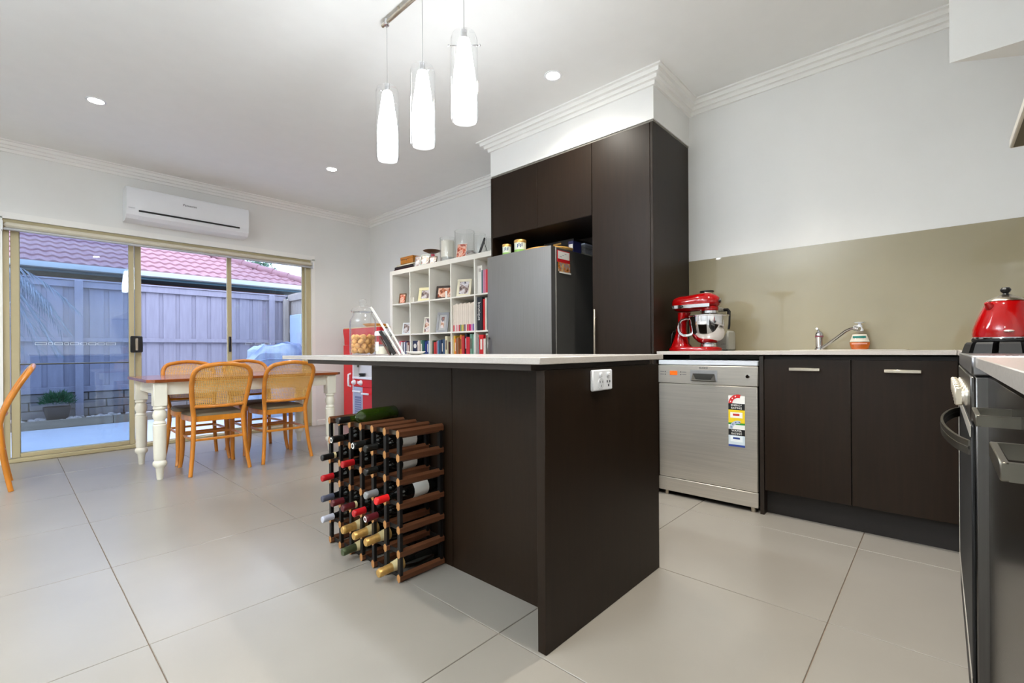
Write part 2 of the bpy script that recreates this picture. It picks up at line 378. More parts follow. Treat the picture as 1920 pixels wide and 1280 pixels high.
# ------------------------------------------------------------------ air conditioner
ac = thing('air_conditioner', 'white split-system air conditioner high on the wall above the glass doors', 'air conditioner', (1.3, 5.75, 2.37))
pr = [(5.848, 2.528), (5.70, 2.533), (5.662, 2.52), (5.650, 2.49), (5.648, 2.335), (5.655, 2.318), (5.655, 2.30), (5.66, 2.262), (5.69, 2.228), (5.74, 2.216), (5.848, 2.214)]
MB().prism(pr, 'X', .775, 1.835).build('body', WHITEP, ac, ang=30)
MB().box(.868, 5.6465, 2.296, 1.742, 5.66, 2.311).build('air_slot', BLACK, ac, smooth=False)
MB().prism([(5.652, 2.292), (5.657, 2.258), (5.688, 2.224), (5.70, 2.228), (5.668, 2.266), (5.66, 2.294)], 'X', .868, 1.742).build('louvre', WHITEP, ac, ang=30)
MB().box(.79, 5.6462, 2.322, .84, 5.65, 2.325).build('indicator', M('pale_grey_mark', (170, 172, 178), .5), ac, smooth=False)
text('lettering', 'Panasonic', .030, M('dark_grey_print', (60, 62, 68), .5), ac, (1.283, 5.6468, 2.437), (1, 0, 0), (0, 0, 1))

# ------------------------------------------------------------------ kitchen island
isl = thing('kitchen_island', 'dark wood kitchen island with wine rack against its long side', 'kitchen island', (1.5, 1.55, 0))
bx('end_panel', DARK, isl, 1.122, .898, 0, 1.908, .931, .880, c=.0015)
bx('back_panel', DARK, isl, 1.315, .931, 0, 1.335, 1.566, .878, c=.001)
bx('back_panel', DARK, isl, 1.315, 1.569, 0, 1.335, 2.226, .878, c=.001)
bx('end_panel', DARK, isl, 1.336, 2.206, 0, 1.895, 2.226, .878, c=.001)
bx('carcass', DARK, isl, 1.336, .932, .1, 1.885, 2.205, .877)
bx('benchtop_rail', DARKH, isl, 1.10, .932, .879, 1.90, 2.505, .8985, c=.001)
bx('kickboard', DARKGAP, isl, 1.34, .932, 0, 1.85, 2.205, .1)
it = tag(MB().box(1.085, .885, .899, 1.932, 2.812, .921, c=.002).build('island_benchtop', STONE, None, loc=(1.5, 1.85, .899)), 'pale stone benchtop lying on the dark kitchen island', 'benchtop')
pp = thing('power_point', 'white double power point on the dark end panel of the island', 'power point', (1.44, .89, .835))
MB().box(1.374, .885, .798, 1.505, .898, .872, c=.004).build('plate', WHITEP, pp)
for x0 in (1.415, 1.465): MB().box(x0, .880, .848, x0 + .018, .886, .862, c=.003).build('switch', WHITEP, pp)
MB().lathe([(.0, 0), (.019, 0), (.019, .003), (.015, .003), (.015, .001)], (1.424, .882, .823), 20, 'Y').build('socket', M('socket_grey', (214, 216, 220), .4), pp)
for (dx, dz, r_) in ((-.008, .006, 0), (.008, .006, 0), (0, -.008, 0)):
    for cx in (1.424, 1.474): MB().box(cx + dx - .0015, .8815, .823 + dz - .004, cx + dx + .0015, .8853, .823 + dz + .004).build('slot', M('slot_grey', (90, 92, 96), .6), pp, smooth=False)

# ------------------------------------------------------------------ back run: counter, cabinet, dishwasher
CT, CB = .929, .907
ct = MB(); ct.box(2.882, -.054, CB, XW - .002, 1.366, CT, c=.0015); ct.box(2.336, YR + .002, CB, XW - .002, -.056, CT, c=.0015)
tag(ct.build('kitchen_counter', STONE, None, loc=(3.1, .4, CB)), 'pale stone counter along the back wall under the beige splashback', 'benchtop')
sp = MB(); sp.box(XW - .007, YR + .001, CT, XW - .001, 1.372, 1.590)
tag(sp.build('glass_splashback', SPLASH, None, smooth=False, loc=(XW - .004, .3, CT)), 'beige glass splashback on the wall behind the sink', 'splashback')
cab = thing('sink_cabinet', 'dark wood two-door cabinet under the kitchen sink', 'cabinet', (3.1, .35, 0))
bx('carcass', DARKGAP, cab, 2.93, -.06, .14, 3.43, .737, .9)
for y0, y1, hy0, hy1 in ((.3365, .735, .465, .607), (-.058, .3325, .065, .202)):
    d = bx('door', DARK, cab, 2.907, y0, .141, 2.925, y1, .881, c=.001)
    hb = MB(); hb.box(2.880, hy0, .821, 2.888, hy1, .837, c=.0015); hb.box(2.886, hy0 + .01, .825, 2.908, hy0 + .016, .833); hb.box(2.886, hy1 - .016, .825, 2.908, hy1 - .01, .833); hb.build('handle', SATIN, d)
bx('kickboard', DARKGAP, cab, 2.966, -.06, 0, 2.98, .738, .14)
bx('side_panel', DARKH, cab, 2.905, .7385, 0, 3.43, .760, .9, c=.001)
bx('corner_filler', DARK, cab, 2.335, -.10, .14, 2.906, -.085, .9, c=.001)
bx('corner_kickboard', DARKGAP, cab, 2.335, -.15, 0, 2.965, -.14, .14)
dw = thing('dishwasher', 'stainless steel dishwasher with rating sticker beside the sink cabinet', 'dishwasher', (3.1, 1.07, 0))
bx('body', BLACKM, dw, 2.93, .775, .03, 3.42, 1.362, .84)
bx('top', WHITEP, dw, 2.908, .768, .842, 3.42, 1.367, .872, c=.004)
cp = bx('control_panel', STEEL, dw, 2.905, .768, .724, 2.93, 1.367, .839, c=.003)
dd = bx('door', STEEL, dw, 2.907, .772, .116, 2.93, 1.364, .721, c=.003)
bx('kick_panel', STEEL, dw, 2.904, .769, .028, 2.918, 1.367, .113, c=.002)
for y0 in (.80, 1.32): MB().lathe([(.014, 0), (.014, .03)], (2.925, y0, 0), 12).build('foot', SATIN, dw)
bx('display', M('orange_display', (214, 96, 20), .3, var=.2, scale=(60, 90, 90), emit=.25), cp, 2.9035, 1.238, .776, 2.905, 1.287, .803)
for y0 in (1.318, 1.215):
    for z0 in (.797, .780): MB().lathe([(.004, 0), (.003, .0016)], (2.9035, y0, z0), 10, 'X').build('button', STEELD, cp)
for y0, y1 in ((1.327, 1.352), (1.18, 1.206)):
    for z0 in (.797, .780): bx('lettering', M('grey_print', (120, 118, 116), .6), cp, 2.9044, y0, z0 - .002, 2.905, y1, z0 + .002)
rc = M('dull_grey_recess', (150, 149, 148), .45, .6)
bx('handle_recess', rc, cp, 2.9038, .991, .742, 2.905, 1.155, .812, c=.0004)
hb = MB(); hb.add([(2.9035, 1.14, .79), (2.9035, 1.008, .79), (2.9025, 1.03, .752), (2.9025, 1.12, .752), (2.890, 1.145, .749), (2.890, 1.0, .749), (2.903, 1.145, .743), (2.903, 1.0, .743)], [(0, 1, 2, 3), (3, 2, 5, 4), (4, 5, 7, 6), (0, 3, 4), (1, 5, 2), (0, 4, 6), (1, 7, 5)])
hb.build('handle', STEELD, cp, smooth=False, recalc=False)
text('lettering', 'BLANCO', .013, BLACK, cp, (2.9045, 1.073, .825), (0, -1, 0), (0, 0, 1))
MB().lathe([(.012, 0), (.012, -.006), (.009, -.009)], (2.905, .821, .781), 18, 'X').build('power_button', CHROME, cp)
# rating sticker
stk = bx('rating_sticker', PAPER, dd, 2.9058, .838, .366, 2.907, .929, .665)
yl, yr_, X0 = .929, .838, 2.9052
def stick(rgb, z0, z1, a=0.0, b=1.0, off=0.0):
    ya, yb = yl - (yl - yr_) * a, yl - (yl - yr_) * b
    return bx('sticker_band', M('print_%d_%d_%d' % rgb, rgb, .5, var=.01), dd, X0 - off, yb, z0, 2.906, ya, z1)
stick((16, 16, 16), .582, .620); stick((232, 200, 30), .505, .582); stick((40, 140, 50), .495, .506); stick((16, 16, 16), .432, .468); stick((206, 218, 226), .378, .432); stick((52, 74, 150), .366, .378)
stick((238, 234, 226), .535, .568, .12, .86, .0003); stick((190, 50, 40), .548, .560, .28, .68, .0006); stick((232, 238, 240), .395, .428, .12, .86, .0003); stick((44, 66, 130), .410, .421, .28, .70, .0006)
def arc(rgb, cz, r0, r1, a0, a1, n=10):
    m = MB(); vs = []; cy = yl - .055
    for i in range(n + 1):
        a = math.radians(a0 + (a1 - a0) * i / n)
        for r_ in (r0, r1): vs.append((X0 - .0002, cy + r_ * math.cos(a), cz + r_ * math.sin(a)))
    m.add(vs, [(2 * i, 2 * i + 1, 2 * i + 3, 2 * i + 2) for i in range(n)]); m.build('rating_arc', M('print_%d_%d_%d' % rgb, rgb, .5, var=.01), dd, smooth=False)
    return cy
cy = arc((200, 30, 30), .620, .033, .054, 0, 105, 10)
arc((176, 188, 206), .470, .031, .050, 0, 105, 10)
for (cz, rr, rgb, n_) in ((.620, .0435, (240, 230, 224), 3), (.470, .0405, (70, 82, 120), 4)):
    for i in range(n_):
        a = math.radians(14 + 28 * i); c_ = (X0 - .0006, cy + rr * math.cos(a), cz + rr * math.sin(a)); m = MB(); vs = []
        for k in range(10):
            q = .0055 if k % 2 == 0 else .0024; an = PI / 2 + PI * k / 5; vs.append((c_[0], c_[1] + q * math.cos(an), c_[2] + q * math.sin(an)))
        m.add(vs, [tuple(range(10))]); m.build('rating_star', M('print_%d_%d_%d' % rgb, rgb, .5, var=.01), dd, smooth=False)
for (bd, z0) in (('ENERGY', .6095), ('RATING', .5925), ('WATER', .4585), ('RATING', .4418)):
    text('lettering', bd, .0165, PAPER, dd, (X0 - .0004, (yl + yr_) / 2, z0), (0, -1, 0), (0, 0, 1))

# ------------------------------------------------------------------ pantry and fridge surround
pan = thing('pantry_cabinet', 'tall dark wood pantry cabinet built around the fridge alcove', 'cabinet', (3.1, 2.1, 0))
bx('side_panel', DARK, pan, 2.86, 1.374, 0, 3.444, 1.392, 2.432, c=.001)
dp = bx('pantry_door', DARK, pan, 2.862, 1.396, .14, 2.88, 1.840, 2.430, c=.001)
hb = MB(); hb.box(2.832, 1.806, .60, 2.84, 1.818, 1.23, c=.002); hb.box(2.838, 1.808, .64, 2.863, 1.816, .65); hb.box(2.838, 1.808, 1.17, 2.863, 1.816, 1.18); hb.build('handle', SATIN, dp)
for y0, y1 in ((1.844, 2.348), (2.352, 2.852)): bx('overhead_door', DARK, pan, 2.862, y0, 1.914, 2.88, y1, 2.430, c=.001)
bx('carcass', DARK, pan, 2.881, 1.393, .14, 3.44, 1.838, 2.42); bx('carcass', DARK, pan, 2.881, 1.846, 1.930, 3.44, 2.85, 2.42)
bx('alcove_shelf', DARKH, pan, 2.866, 1.844, 1.912, 3.44, 2.852, 1.929)
bx('alcove_back', DARKGAP, pan, 3.43, 1.844, 0, 3.442, 2.852, 1.912)
bx('side_panel', DARK, pan, 2.862, 2.854, 0, 3.444, 2.872, 2.432, c=.001)
bx('kickboard', DARKGAP, pan, 2.92, 1.393, 0, 2.94, 1.84, .138)
bx('shadow_strip', M('grey_shadow_strip', (120, 116, 108), .6), pan, 2.868, 1.372, 2.433, 3.444, 2.868, 2.445)

# ------------------------------------------------------------------ fridge and what lies on it
fr = thing('fridge', 'stainless steel fridge with calendar on its dark side in the pantry alcove', 'fridge', (3.05, 2.44, 0))
FS = M('fridge_steel', (146, 143, 141), 0.42, 1.0, var=0.05, scale=(3, 200, 3), an=0.7)
FG = M('fridge_grey_side', (84, 83, 80), 0.4, 0.3, var=0.04)
def curved_door(z0, z1):
    m = MB(); pts = [(2.776, 2.107), (2.776, 2.776)]
    for i in range(9): t = i / 8; pts.append((2.722 - .012 * math.sin(PI * t), 2.776 - t * .669))
    return m.prism(pts, 'Z', z0, z1)
d = curved_door(.705, 1.713).build('upper_door', FS, fr, ang=30); d2 = curved_door(.06, .695).build('lower_door', FS, fr, ang=30)
bx('cabinet', FG, fr, 2.79, 2.112, .03, 3.42, 2.772, 1.713, c=.004); bx('door_seal', M('dark_seal', (40, 40, 40), .6), fr, 2.777, 2.118, .06, 2.79, 2.766, 1.708)
bx('edge_strip', STEEL, fr, 2.774, 2.1055, .06, 2.779, 2.107, 1.713)
for dr, z0, z1 in ((d, .75, 1.068), (d2, .38, .66)):
    hb = MB(); hb.box(2.688, 2.744, z0, 2.698, 2.768, z1, c=.004); hb.box(2.697, 2.75, z0 + .02, 2.724, 2.762, z0 + .035); hb.box(2.697, 2.75, z1 - .035, 2.724, 2.762, z1 - .02); hb.build('handle', STEELD, dr)
cal = thing('fridge_calendar', 'red and white calendar with golden city picture on the fridge side', 'calendar', (2.88, 2.108, 1.6))
CR = M('calendar_red', (196, 22, 34), .5, var=.03)
bx('red_backing', CR, cal, 2.800, 2.108, 1.605, 2.960, 2.1115, 1.694); bx('white_sheet', PAPER, cal, 2.807, 2.107, 1.630, 2.953, 2.1085, 1.688)
bx('picture_strip', picture('amber_city_photo', [(90, 50, 20), (210, 130, 40), (120, 130, 150), (230, 180, 90)], 26), cal, 2.815, 2.107, 1.535, 2.962, 2.1115, 1.604); bx('white_strip', PAPER, cal, 2.826, 2.1065, 1.523, 2.972, 2.1105, 1.534)
for i in range(3): bx('lettering', M('soft_grey_print', (150, 150, 156), .6), cal, 2.83 + .03 * i, 2.1068, 1.645 + .012 * i, 2.855 + .03 * i, 2.1072, 1.649 + .012 * i)
def tin(x, y, r, h, lab):
    t = thing('formula_tin', lab, 'tin', (x, y, 1.7135), 'tins on the fridge')
    MB().lathe([(r, 0), (r, h * .80)], (x, y, 1.7135), 24).build('body', M('tin_white_print', (216, 222, 206), .4, var=.05), t)
    MB().lathe([(r * 1.03, h * .80), (r * 1.04, h * .83), (r * 1.04, h * .97), (r * .98, h)], (x, y, 1.7135), 24).build('lid', GOLD, t)
    MB().lathe([(r * 1.006, h * .10), (r * 1.006, h * .34)], (x, y, 1.7135), 24, cap=False).build('green_band', M('tin_green_print', (140, 190, 90), .4, var=.1), t)
    m = MB(); bl_ = M('tin_blue_print', (44, 66, 130), .4)
    for k in range(4):
        a = PI + .25 * (k - 1.2) + .5; q = r * 1.012
        for z in (0, 1): m.add([(x + q * math.cos(a + u), y + q * math.sin(a + u), 1.7135 + h * (v + .06 * (k % 2))) for u, v in ((0, .46), (.14, .46), (.16, .70), (.02, .70))], [(0, 1, 2, 3)])
    m.build('blue_mark', bl_, t, smooth=False)
tin(2.83, 2.655, .036, .108, 'smaller gold-lidded tin on the left of the fridge top'); tin(2.84, 2.515, .048, .122, 'larger gold-lidded tin on fridge top beside the round tray')
tr = thing('round_tray', 'round pale cane tray lying on the fridge top', 'tray', (2.98, 2.325, 1.7135))
MB().lathe([(0, 1.7135), (.19, 1.7135), (.205, 1.72), (.208, 1.728), (.204, 1.732), (.19, 1.722), (0, 1.720)], (2.98, 2.325, 0), 40).build('tray_dish', M('pale_cane_tray', (214, 172, 104), .5, var=.1), tr)
MB().tube([(2.98 + .206 * math.cos(a), 2.325 + .206 * math.sin(a), 1.733) for a in [2 * PI * k / 40 for k in range(40)]], .006, 6, True).build('rim', CANE, tr)
bxx = thing('black_gift_box', 'flat black box with gold lettering in the alcove above the fridge', 'box', (3.25, 2.33, 1.7405))
bx('box', BLACK, bxx, 3.12, 2.185, 1.7405, 3.38, 2.485, 1.80, c=.002); bx('lid', BLACK, bxx, 3.115, 2.18, 1.801, 3.385, 2.49, 1.845, c=.002)
bx('gold_lettering', GOLD, bxx, 3.1135, 2.305, 1.815, 3.115, 2.385, 1.828)
tr2 = thing('pale_folder', 'pale yellow folder lying under the black box', 'folder', (3.2, 2.3, 1.7335)); bx('cover', PAPERC, tr2, 3.07, 2.17, 1.7335, 3.39, 2.46, 1.740)
wb_ = thing('blue_white_carton', 'small blue and white carton beside the black box on the fridge', 'carton', (3.07, 2.14, 1.7135))
bx('carton', M('carton_navy', (36, 40, 92), .5), wb_, 3.02, 2.116, 1.7135, 3.13, 2.166, 1.800, c=.001); bx('label', PAPER, wb_, 3.0185, 2.122, 1.722, 3.0200, 2.160, 1.775)
pc = thing('plastic_container', 'clear plastic tub with lid at the right end of the fridge top', 'container', (3.27, 2.145, 1.7135)); m = MB(); n4 = [(3.19, 2.118), (3.36, 2.118), (3.36, 2.172), (3.19, 2.172)]
m.add([(x, y, 1.7140) for x, y in n4] + [(x + (x - 3.275) * .06, y + (y - 2.145) * .06, 1.795) for x, y in n4], [(0, 1, 2, 3), (0, 4, 5, 1), (1, 5, 6, 2), (2, 6, 7, 3), (3, 7, 4, 0)]); m.build('tub', glass('frosted_plastic', (.80, .84, .90), 1.4, haze=.25), pc, smooth=False); bx('lid', M('pale_blue_lid', (170, 180, 200), .4), pc, 3.178, 2.1145, 1.7955, 3.372, 2.1755, 1.806, c=.002)

# ------------------------------------------------------------------ bookcase
bc = thing('bookcase', 'white cube bookcase full of books and framed photos', 'bookcase', (3.25, 3.83, 0))
BF, BB, BL, BR, BT = 3.056, 3.444, 4.755, 2.905, 1.872
bx('side', WHITEB, bc, BF, BL - .05, 0, BB, BL, BT, c=.0015); bx('side', WHITEB, bc, BF, BR, 0, BB, BR + .05, BT, c=.0015)
bx('top', WHITEB, bc, BF, BR + .0505, BT - .05, BB, BL - .0505, BT, c=.0015); bx('bottom', WHITEB, bc, BF, BR + .0505, 0, BB, BL - .0505, .05, c=.0015)
CW, CG = .3364, .017
cellY = [BL - .05 - i * (CW + CG) for i in range(5)]
cellZ = [BT - .05 - CW - .0075 - i * (.3364 + .0155) + .0075 for i in range(5)]
for i in range(1, 5):
    y1 = BL - .05 - i * (CW + CG) + CG; bx('divider', WHITEB, bc, BF + .002, y1 - CG, .0505, BB, y1, BT - .0505, c=.001)
for r in range(4):
    z0 = cellZ[r]
    for c_ in range(5): bx('shelf', WHITEB, bc, BF + .004, cellY[c_] - CW + .0005, z0 - .0155, BB, cellY[c_] - .0005, z0, c=.001)
def blk(rgb): return M('cloth_%d_%d_%d' % tuple(rgb), rgb, .5, var=.05)
def book(y1, th, h, dep, rgb, z, lab, grp, x0=3.075, band=None, tilt=0, name='book', mark=None):
    """spine faces the room; y1 is the left edge, th the thickness; cover wraps a recessed page block"""
    m = MB(); t = min(.0025, th * .18); y0 = y1 - th
    m.box(x0, y0, z, x0 + .003, y1, z + h, 0); m.box(x0 + .003, y0, z, x0 + dep, y0 + t, z + h, 0); m.box(x0 + .003, y1 - t, z, x0 + dep, y1, z + h, 0)
    m.box(x0 + .0032, y0 + t, z + .003, x0 + dep - .004, y1 - t, z + h - .004, 1)
    mats = [blk(rgb), PAGES]
    if band: m.box(x0 - .0006, y0 + .0004, z + .002, x0, y1 - .0004, z + h * .24, 2); mats.append(blk(band))
    if mark:
        mats.append(blk(mark)); k = len(mats) - 1; m.box(x0 - .0006, y0 + th * .28, z + h * .55, x0, y1 - th * .28, z + h * .86, k)
    o = m.build(name, mats, None, smooth=False, loc=(x0, (y0 + y1) / 2, z)); tag(o, lab, 'book', grp); return o
def cname(c):
    r, g, b = c; mx, mn = max(c), min(c)
    if mx < 50: return 'black'
    if mn > 195: return 'white'
    if mx - mn < 26: return 'grey'
    if r == mx:
        if g > .78 * r: return 'yellow' if b < .6 * r else 'cream'
        if g > .45 * r and b < .45 * r: return 'orange' if r > 180 else 'brown'
        if b > .55 * r: return 'pink' if r > 150 else 'plum'
        return 'red' if r > 120 else 'maroon'
    if g == mx: return 'green'
    if r > .8 * b: return 'lilac'
    return 'blue' if mx > 90 else 'navy'
rng = random.Random(3)
rows = {
 (2, 0): [((226, 150, 160), .022, .270), ((206, 60, 80), .026, .275), ((232, 230, 228), .024, .262), ((44, 52, 84), .030, .262), ((222, 224, 230), .020, .262), ((52, 62, 96), .026, .27), ((200, 190, 176), .03, .255), ((120, 60, 50), .03, .26)],
 (2, 1): [((28, 36, 72), .085, .272), ((214, 206, 192), .030, .26), ((226, 208, 196), .026, .272), ((206, 180, 168), .024, .262), ((66, 112, 92), .034, .276), ((40, 92, 96), .022, .270), ((28, 44, 122), .036, .262), ((36, 56, 110), .026, .272), ((152, 170, 192), .018, .268)],
 (2, 2): [((196, 174, 70), .018, .27), ((52, 66, 46), .020, .268), ((204, 52, 40), .028, .25), ((176, 38, 42), .020, .256), ((160, 124, 144), .018, .262), ((70, 116, 142), .020, .268), ((38, 56, 88), .030, .272), ((30, 46, 78), .024, .276), ((62, 92, 122), .022, .28), ((84, 92, 130), .026, .278), ((208, 200, 168), .040, .31), ((72, 30, 30), .024, .25)],
 (2, 3): [((214, 176, 66), .024, .312), ((222, 112, 44), .022, .28), ((112, 120, 100), .022, .285), ((150, 96, 60), .02, .29), ((222, 134, 52), .03, .32), ((204, 70, 62), .024, .30), ((190, 40, 46), .026, .30), ((20, 24, 34), .034, .326), ((196, 30, 42), .022, .295), ((206, 36, 46), .028, .292), ((112, 152, 134), .03, .322), ((158, 186, 170), .026, .318)],
 (2, 4): [((132, 142, 146), .034, .285), ((208, 20, 24), .060, .31), ((226, 216, 206), .026, .272), ((202, 206, 192), .032, .32), ((90, 100, 112), .04, .28), ((60, 40, 44), .04, .27)],
 (0, 4): [((236, 232, 224), .066, .27), ((84, 116, 122), .018, .222), ((196, 140, 170), .020, .222), ((216, 120, 140), .022, .222), ((206, 30, 40), .018, .222), ((200, 28, 36), .024, .222), ((232, 220, 200), .024, .224), ((140, 60, 70), .04, .22)],
 (1, 4): [((26, 34, 46), .062, .32), ((22, 26, 34), .02, .316), ((216, 42, 46), .022, .298), ((196, 60, 64), .016, .30), ((228, 222, 210), .020, .306), ((96, 122, 118), .026, .30), ((52, 56, 62), .03, .295)],
}
rown = ['top', 'second', 'third']; coln = ['left end', 'second', 'third', 'fourth', 'right end']
for (r, c_), lst in rows.items():
    y = cellY[c_] - .006 if (r, c_) != (2, 0) else cellY[c_] - .10
    for k, (rgb, th, h) in enumerate(lst):
        if y - th < cellY[c_] - CW + .003: break
        band = None; mark = None
        if rgb == (20, 24, 34): mark = (220, 220, 220)
        elif k % 3 == 1 and th > .021: mark = (235, 228, 214) if sum(rgb) < 380 else (90, 60, 50)
        lab = '%s book, %s from the left in the %s cubby of the %s shelf row' % (cname(rgb), ORD[k], {'left end': 'leftmost', 'right end': 'rightmost'}.get(coln[c_], coln[c_]), rown[r])
        b = book(y, th - .0012, h, rng.uniform(.17, .22), rgb, cellZ[r], lab, 'books in the white bookcase', x0=3.068 + rng.uniform(0, .018), mark=mark)
        if (r, c_, k) == (1, 4, 0):
            text('lettering', 'boutique', .050, PAPER, b, (b.location.x - .0009, b.location.y, cellZ[1] + .185), (0, 0, -1), (0, -1, 0))
        if (r, c_, k) == (0, 4, 0):
            text('lettering', 'II', .05, BLACK, b, (b.location.x - .0009, b.location.y, cellZ[0] + .225), (0, -1, 0), (0, 0, 1))
        if (r, c_, k) == (2, 1, 0):
            MB().lathe([(0, 0), (.026, 0), (.026, .0008), (0, .0008)], (b.location.x - .0009, b.location.y, cellZ[2] + .215), 20, 'X').build('pale_disc', PAPER, b)
        y -= th
y = cellY[3] - .012
bands = [(196, 60, 70), (222, 214, 206), (214, 140, 150), (228, 190, 196), (196, 60, 64), (70, 132, 116), (208, 186, 70), (170, 150, 80), (84, 50, 92), (226, 220, 214), (206, 44, 70), (196, 32, 60), (206, 30, 120), (200, 150, 190), (120, 110, 170)]
bn = ['rose', 'white', 'pink', 'pale pink', 'brick red', 'green', 'yellow', 'olive', 'purple', 'cream', 'crimson', 'dark red', 'magenta', 'lilac', 'violet']
for k, bd in enumerate(bands):
    th = .0205
    book(y, th - .001, .268 + .006 * ((k * 7) % 3), .21, (226, 214, 200), cellZ[1], 'white-spined magazine with %s foot band in the fourth cubby' % bn[k], 'white-spined magazines', x0=3.072 + .002 * (k % 3), band=bd, name='magazine')
    y -= th

# photo frames
def frame(x, y, z, w_, h_, b_, rgb, pic, lab, yaw=0.0, lean=14, matc=None):
    t = thing('photo_frame', lab, 'photo frame', (x, y, z), 'framed photos on the bookcase'); L = math.radians(lean)
    def X(m):
        m.v = [(p[0] * math.cos(L) + p[2] * math.sin(L), p[1], -p[0] * math.sin(L) + p[2] * math.cos(L)) for p in m.v]; return m
    fm = M('frame_%d_%d_%d' % tuple(rgb), rgb, .35, var=.06); s0 = w_ / 2
    m = MB(); m.box(-.008, -s0, 0, .008, s0, b_, c=.002); m.box(-.008, -s0, h_ - b_, .008, s0, h_, c=.002); m.box(-.008, -s0, b_, .008, -s0 + b_, h_ - b_, c=.002); m.box(-.008, s0 - b_, b_, .008, s0, h_ - b_, c=.002)
    me = X(m).build('moulding', fm, None)
    me.parent = t
    if matc:
        k = b_ * .9; q = X(MB().box(-.002, -s0 + b_, b_, .004, s0 - b_, h_ - b_)).build('mount', blk(matc), None, smooth=False); q.parent = t
        q = X(MB().box(-.0035, -s0 + b_ + k, b_ + k, -.001, s0 - b_ - k, h_ - b_ - k)).build('photo', pic, None, smooth=False)
    else: q = X(MB().box(-.002, -s0 + b_, b_, .004, s0 - b_, h_ - b_)).build('photo', pic, None, smooth=False)
    q.parent = t
    st = MB(); st.add([(.008 + h_ * .75 * math.sin(L), -.012, h_ * .74), (.008 + h_ * .75 * math.sin(L), .012, h_ * .74), (h_ * .48 + .01, .016, 0), (h_ * .48 + .01, -.016, 0), (.012 + h_ * .75 * math.sin(L), -.012, h_ * .74), (.012 + h_ * .75 * math.sin(L), .012, h_ * .74), (h_ * .48 + .014, .016, 0), (h_ * .48 + .014, -.016, 0)], [(0, 1, 2, 3), (4, 7, 6, 5), (0, 4, 5, 1), (1, 5, 6, 2), (2, 6, 7, 3), (3, 7, 4, 0)])
    q = st.build('easel_leg', M('frame_back_black', (26, 24, 24), .6), None, smooth=False); q.parent = t
    t.rotation_euler = (0, 0, yaw); return t
PF = picture('family_photo', [(60, 50, 60), (200, 150, 120), (230, 220, 220), (90, 70, 80), (180, 120, 100)], 17)
PB = picture('wedding_photo', [(40, 36, 44), (150, 130, 126), (226, 224, 230), (70, 64, 84)], 17)
PR = picture('red_photo', [(120, 40, 30), (216, 110, 80), (240, 200, 180), (170, 60, 50), (220, 150, 120)], 17)
PW = picture('warm_photo', [(90, 36, 20), (196, 110, 70), (240, 210, 190), (150, 70, 40)], 17)
frame(3.10, 4.575, cellZ[0], .085, .125, .010, (120, 84, 50), PR, 'small brown framed photo in the top left cubby', .5)
frame(3.20, 4.46, cellZ[0], .13, .19, .014, (24, 22, 24), PB, 'black framed photo half hidden at the back of the top left cubby', .5)
frame(3.14, 4.19, cellZ[0], .175, .165, .035, (232, 224, 178), PB, 'cream framed photo in the second cubby of the top row', .45)
frame(3.14, 3.86, cellZ[0], .20, .150, .022, (40, 26, 20), PW, 'dark wide framed photo in the third cubby of the top row', .45)
frame(3.12, 3.53, cellZ[0], .155, .185, .026, (226, 220, 196), PB, 'pale framed photo in the fourth cubby of the top row', .45)
frame(3.25, 3.43, cellZ[0], .11, .16, .012, (30, 28, 36), PF, 'black framed photo behind the pale frame in the fourth cubby', .5)
frame(3.10, 4.50, cellZ[1], .10, .135, .014, (226, 230, 236), PB, 'small silver framed photo in the second row leftmost cubby', .45)
frame(3.13, 4.13, cellZ[1], .12, .185, .014, (222, 218, 206), PF, 'white framed family photo in the second row second cubby', .45)
frame(3.12, 3.88, cellZ[1], .135, .222, .026, (150, 152, 158), PF, 'tall silver framed photo in the second row third cubby', .45, matc=(176, 176, 176))
for (x, y, z, w_, h_, lab) in ((3.09, 3.765, cellZ[0], .03, .075, 'white card beside the dark wide photo frame'), (3.09, 4.355, cellZ[0], .06, .055, 'white card at left of the cream photo frame')):
    tag(MB().box(x, y - w_ / 2, z, x + .004, y + w_ / 2, z + h_).build('card', PAPER, None, smooth=False, loc=(x, y, z)), lab, 'card')

# on top of the bookcase
TZ = BT + .0005
def flat(name, x0, y0, z0, x1, y1, z1, rgb, lab):
    t = thing(name, lab, 'book', ((x0 + x1) / 2, (y0 + y1) / 2, z0), 'books lying on the bookcase'); th = min(.004, (z1 - z0) * .2)
    m = MB(); m.box(x0, y0, z0, x1, y1, z0 + th); m.box(x0, y0, z1 - th, x1, y1, z1); m.box(x0, y0, z0, x0 + .003, y1, z1); m.build('cover', blk(rgb), t, smooth=False)
    bx('pages', PAGES, t, x0 + .0032, y0 + .002, z0 + th, x1 - .003, y1 - .002, z1 - th)
flat('book', 3.10, 4.36, TZ, 3.34, 4.735, TZ + .022, (92, 40, 52), 'maroon book at the bottom of the stack under the wooden box')
flat('book', 3.10, 4.35, TZ + .0225, 3.33, 4.72, TZ + .048, (52, 40, 44), 'dark brown book lying second in the stack under the wooden box')
flat('book', 3.10, 4.345, TZ + .0485, 3.32, 4.68, TZ + .066, (226, 218, 196), 'cream book directly under the wooden box')
wbx = thing('wooden_box', 'small honey wooden box on the stack of books', 'box', (3.2, 4.47, TZ + .0665))
WB = M('honey_box_wood', (170, 108, 34), .35, var=.14, scale=(20, 6, 60)); bx('box', WB, wbx, 3.10, 4.36, TZ + .0665, 3.30, 4.60, TZ + .118, c=.002); bx('lid', WB, wbx, 3.098, 4.358, TZ + .1185, 3.302, 4.602, TZ + .148, c=.003); bx('clasp', SATIN, wbx, 3.096, 4.475, TZ + .10, 3.099, 4.49, TZ + .122)
frame(3.09, 4.25, TZ, .085, .120, .006, (206, 206, 214), PB, 'narrow silver framed photo right of the wooden box', .4)
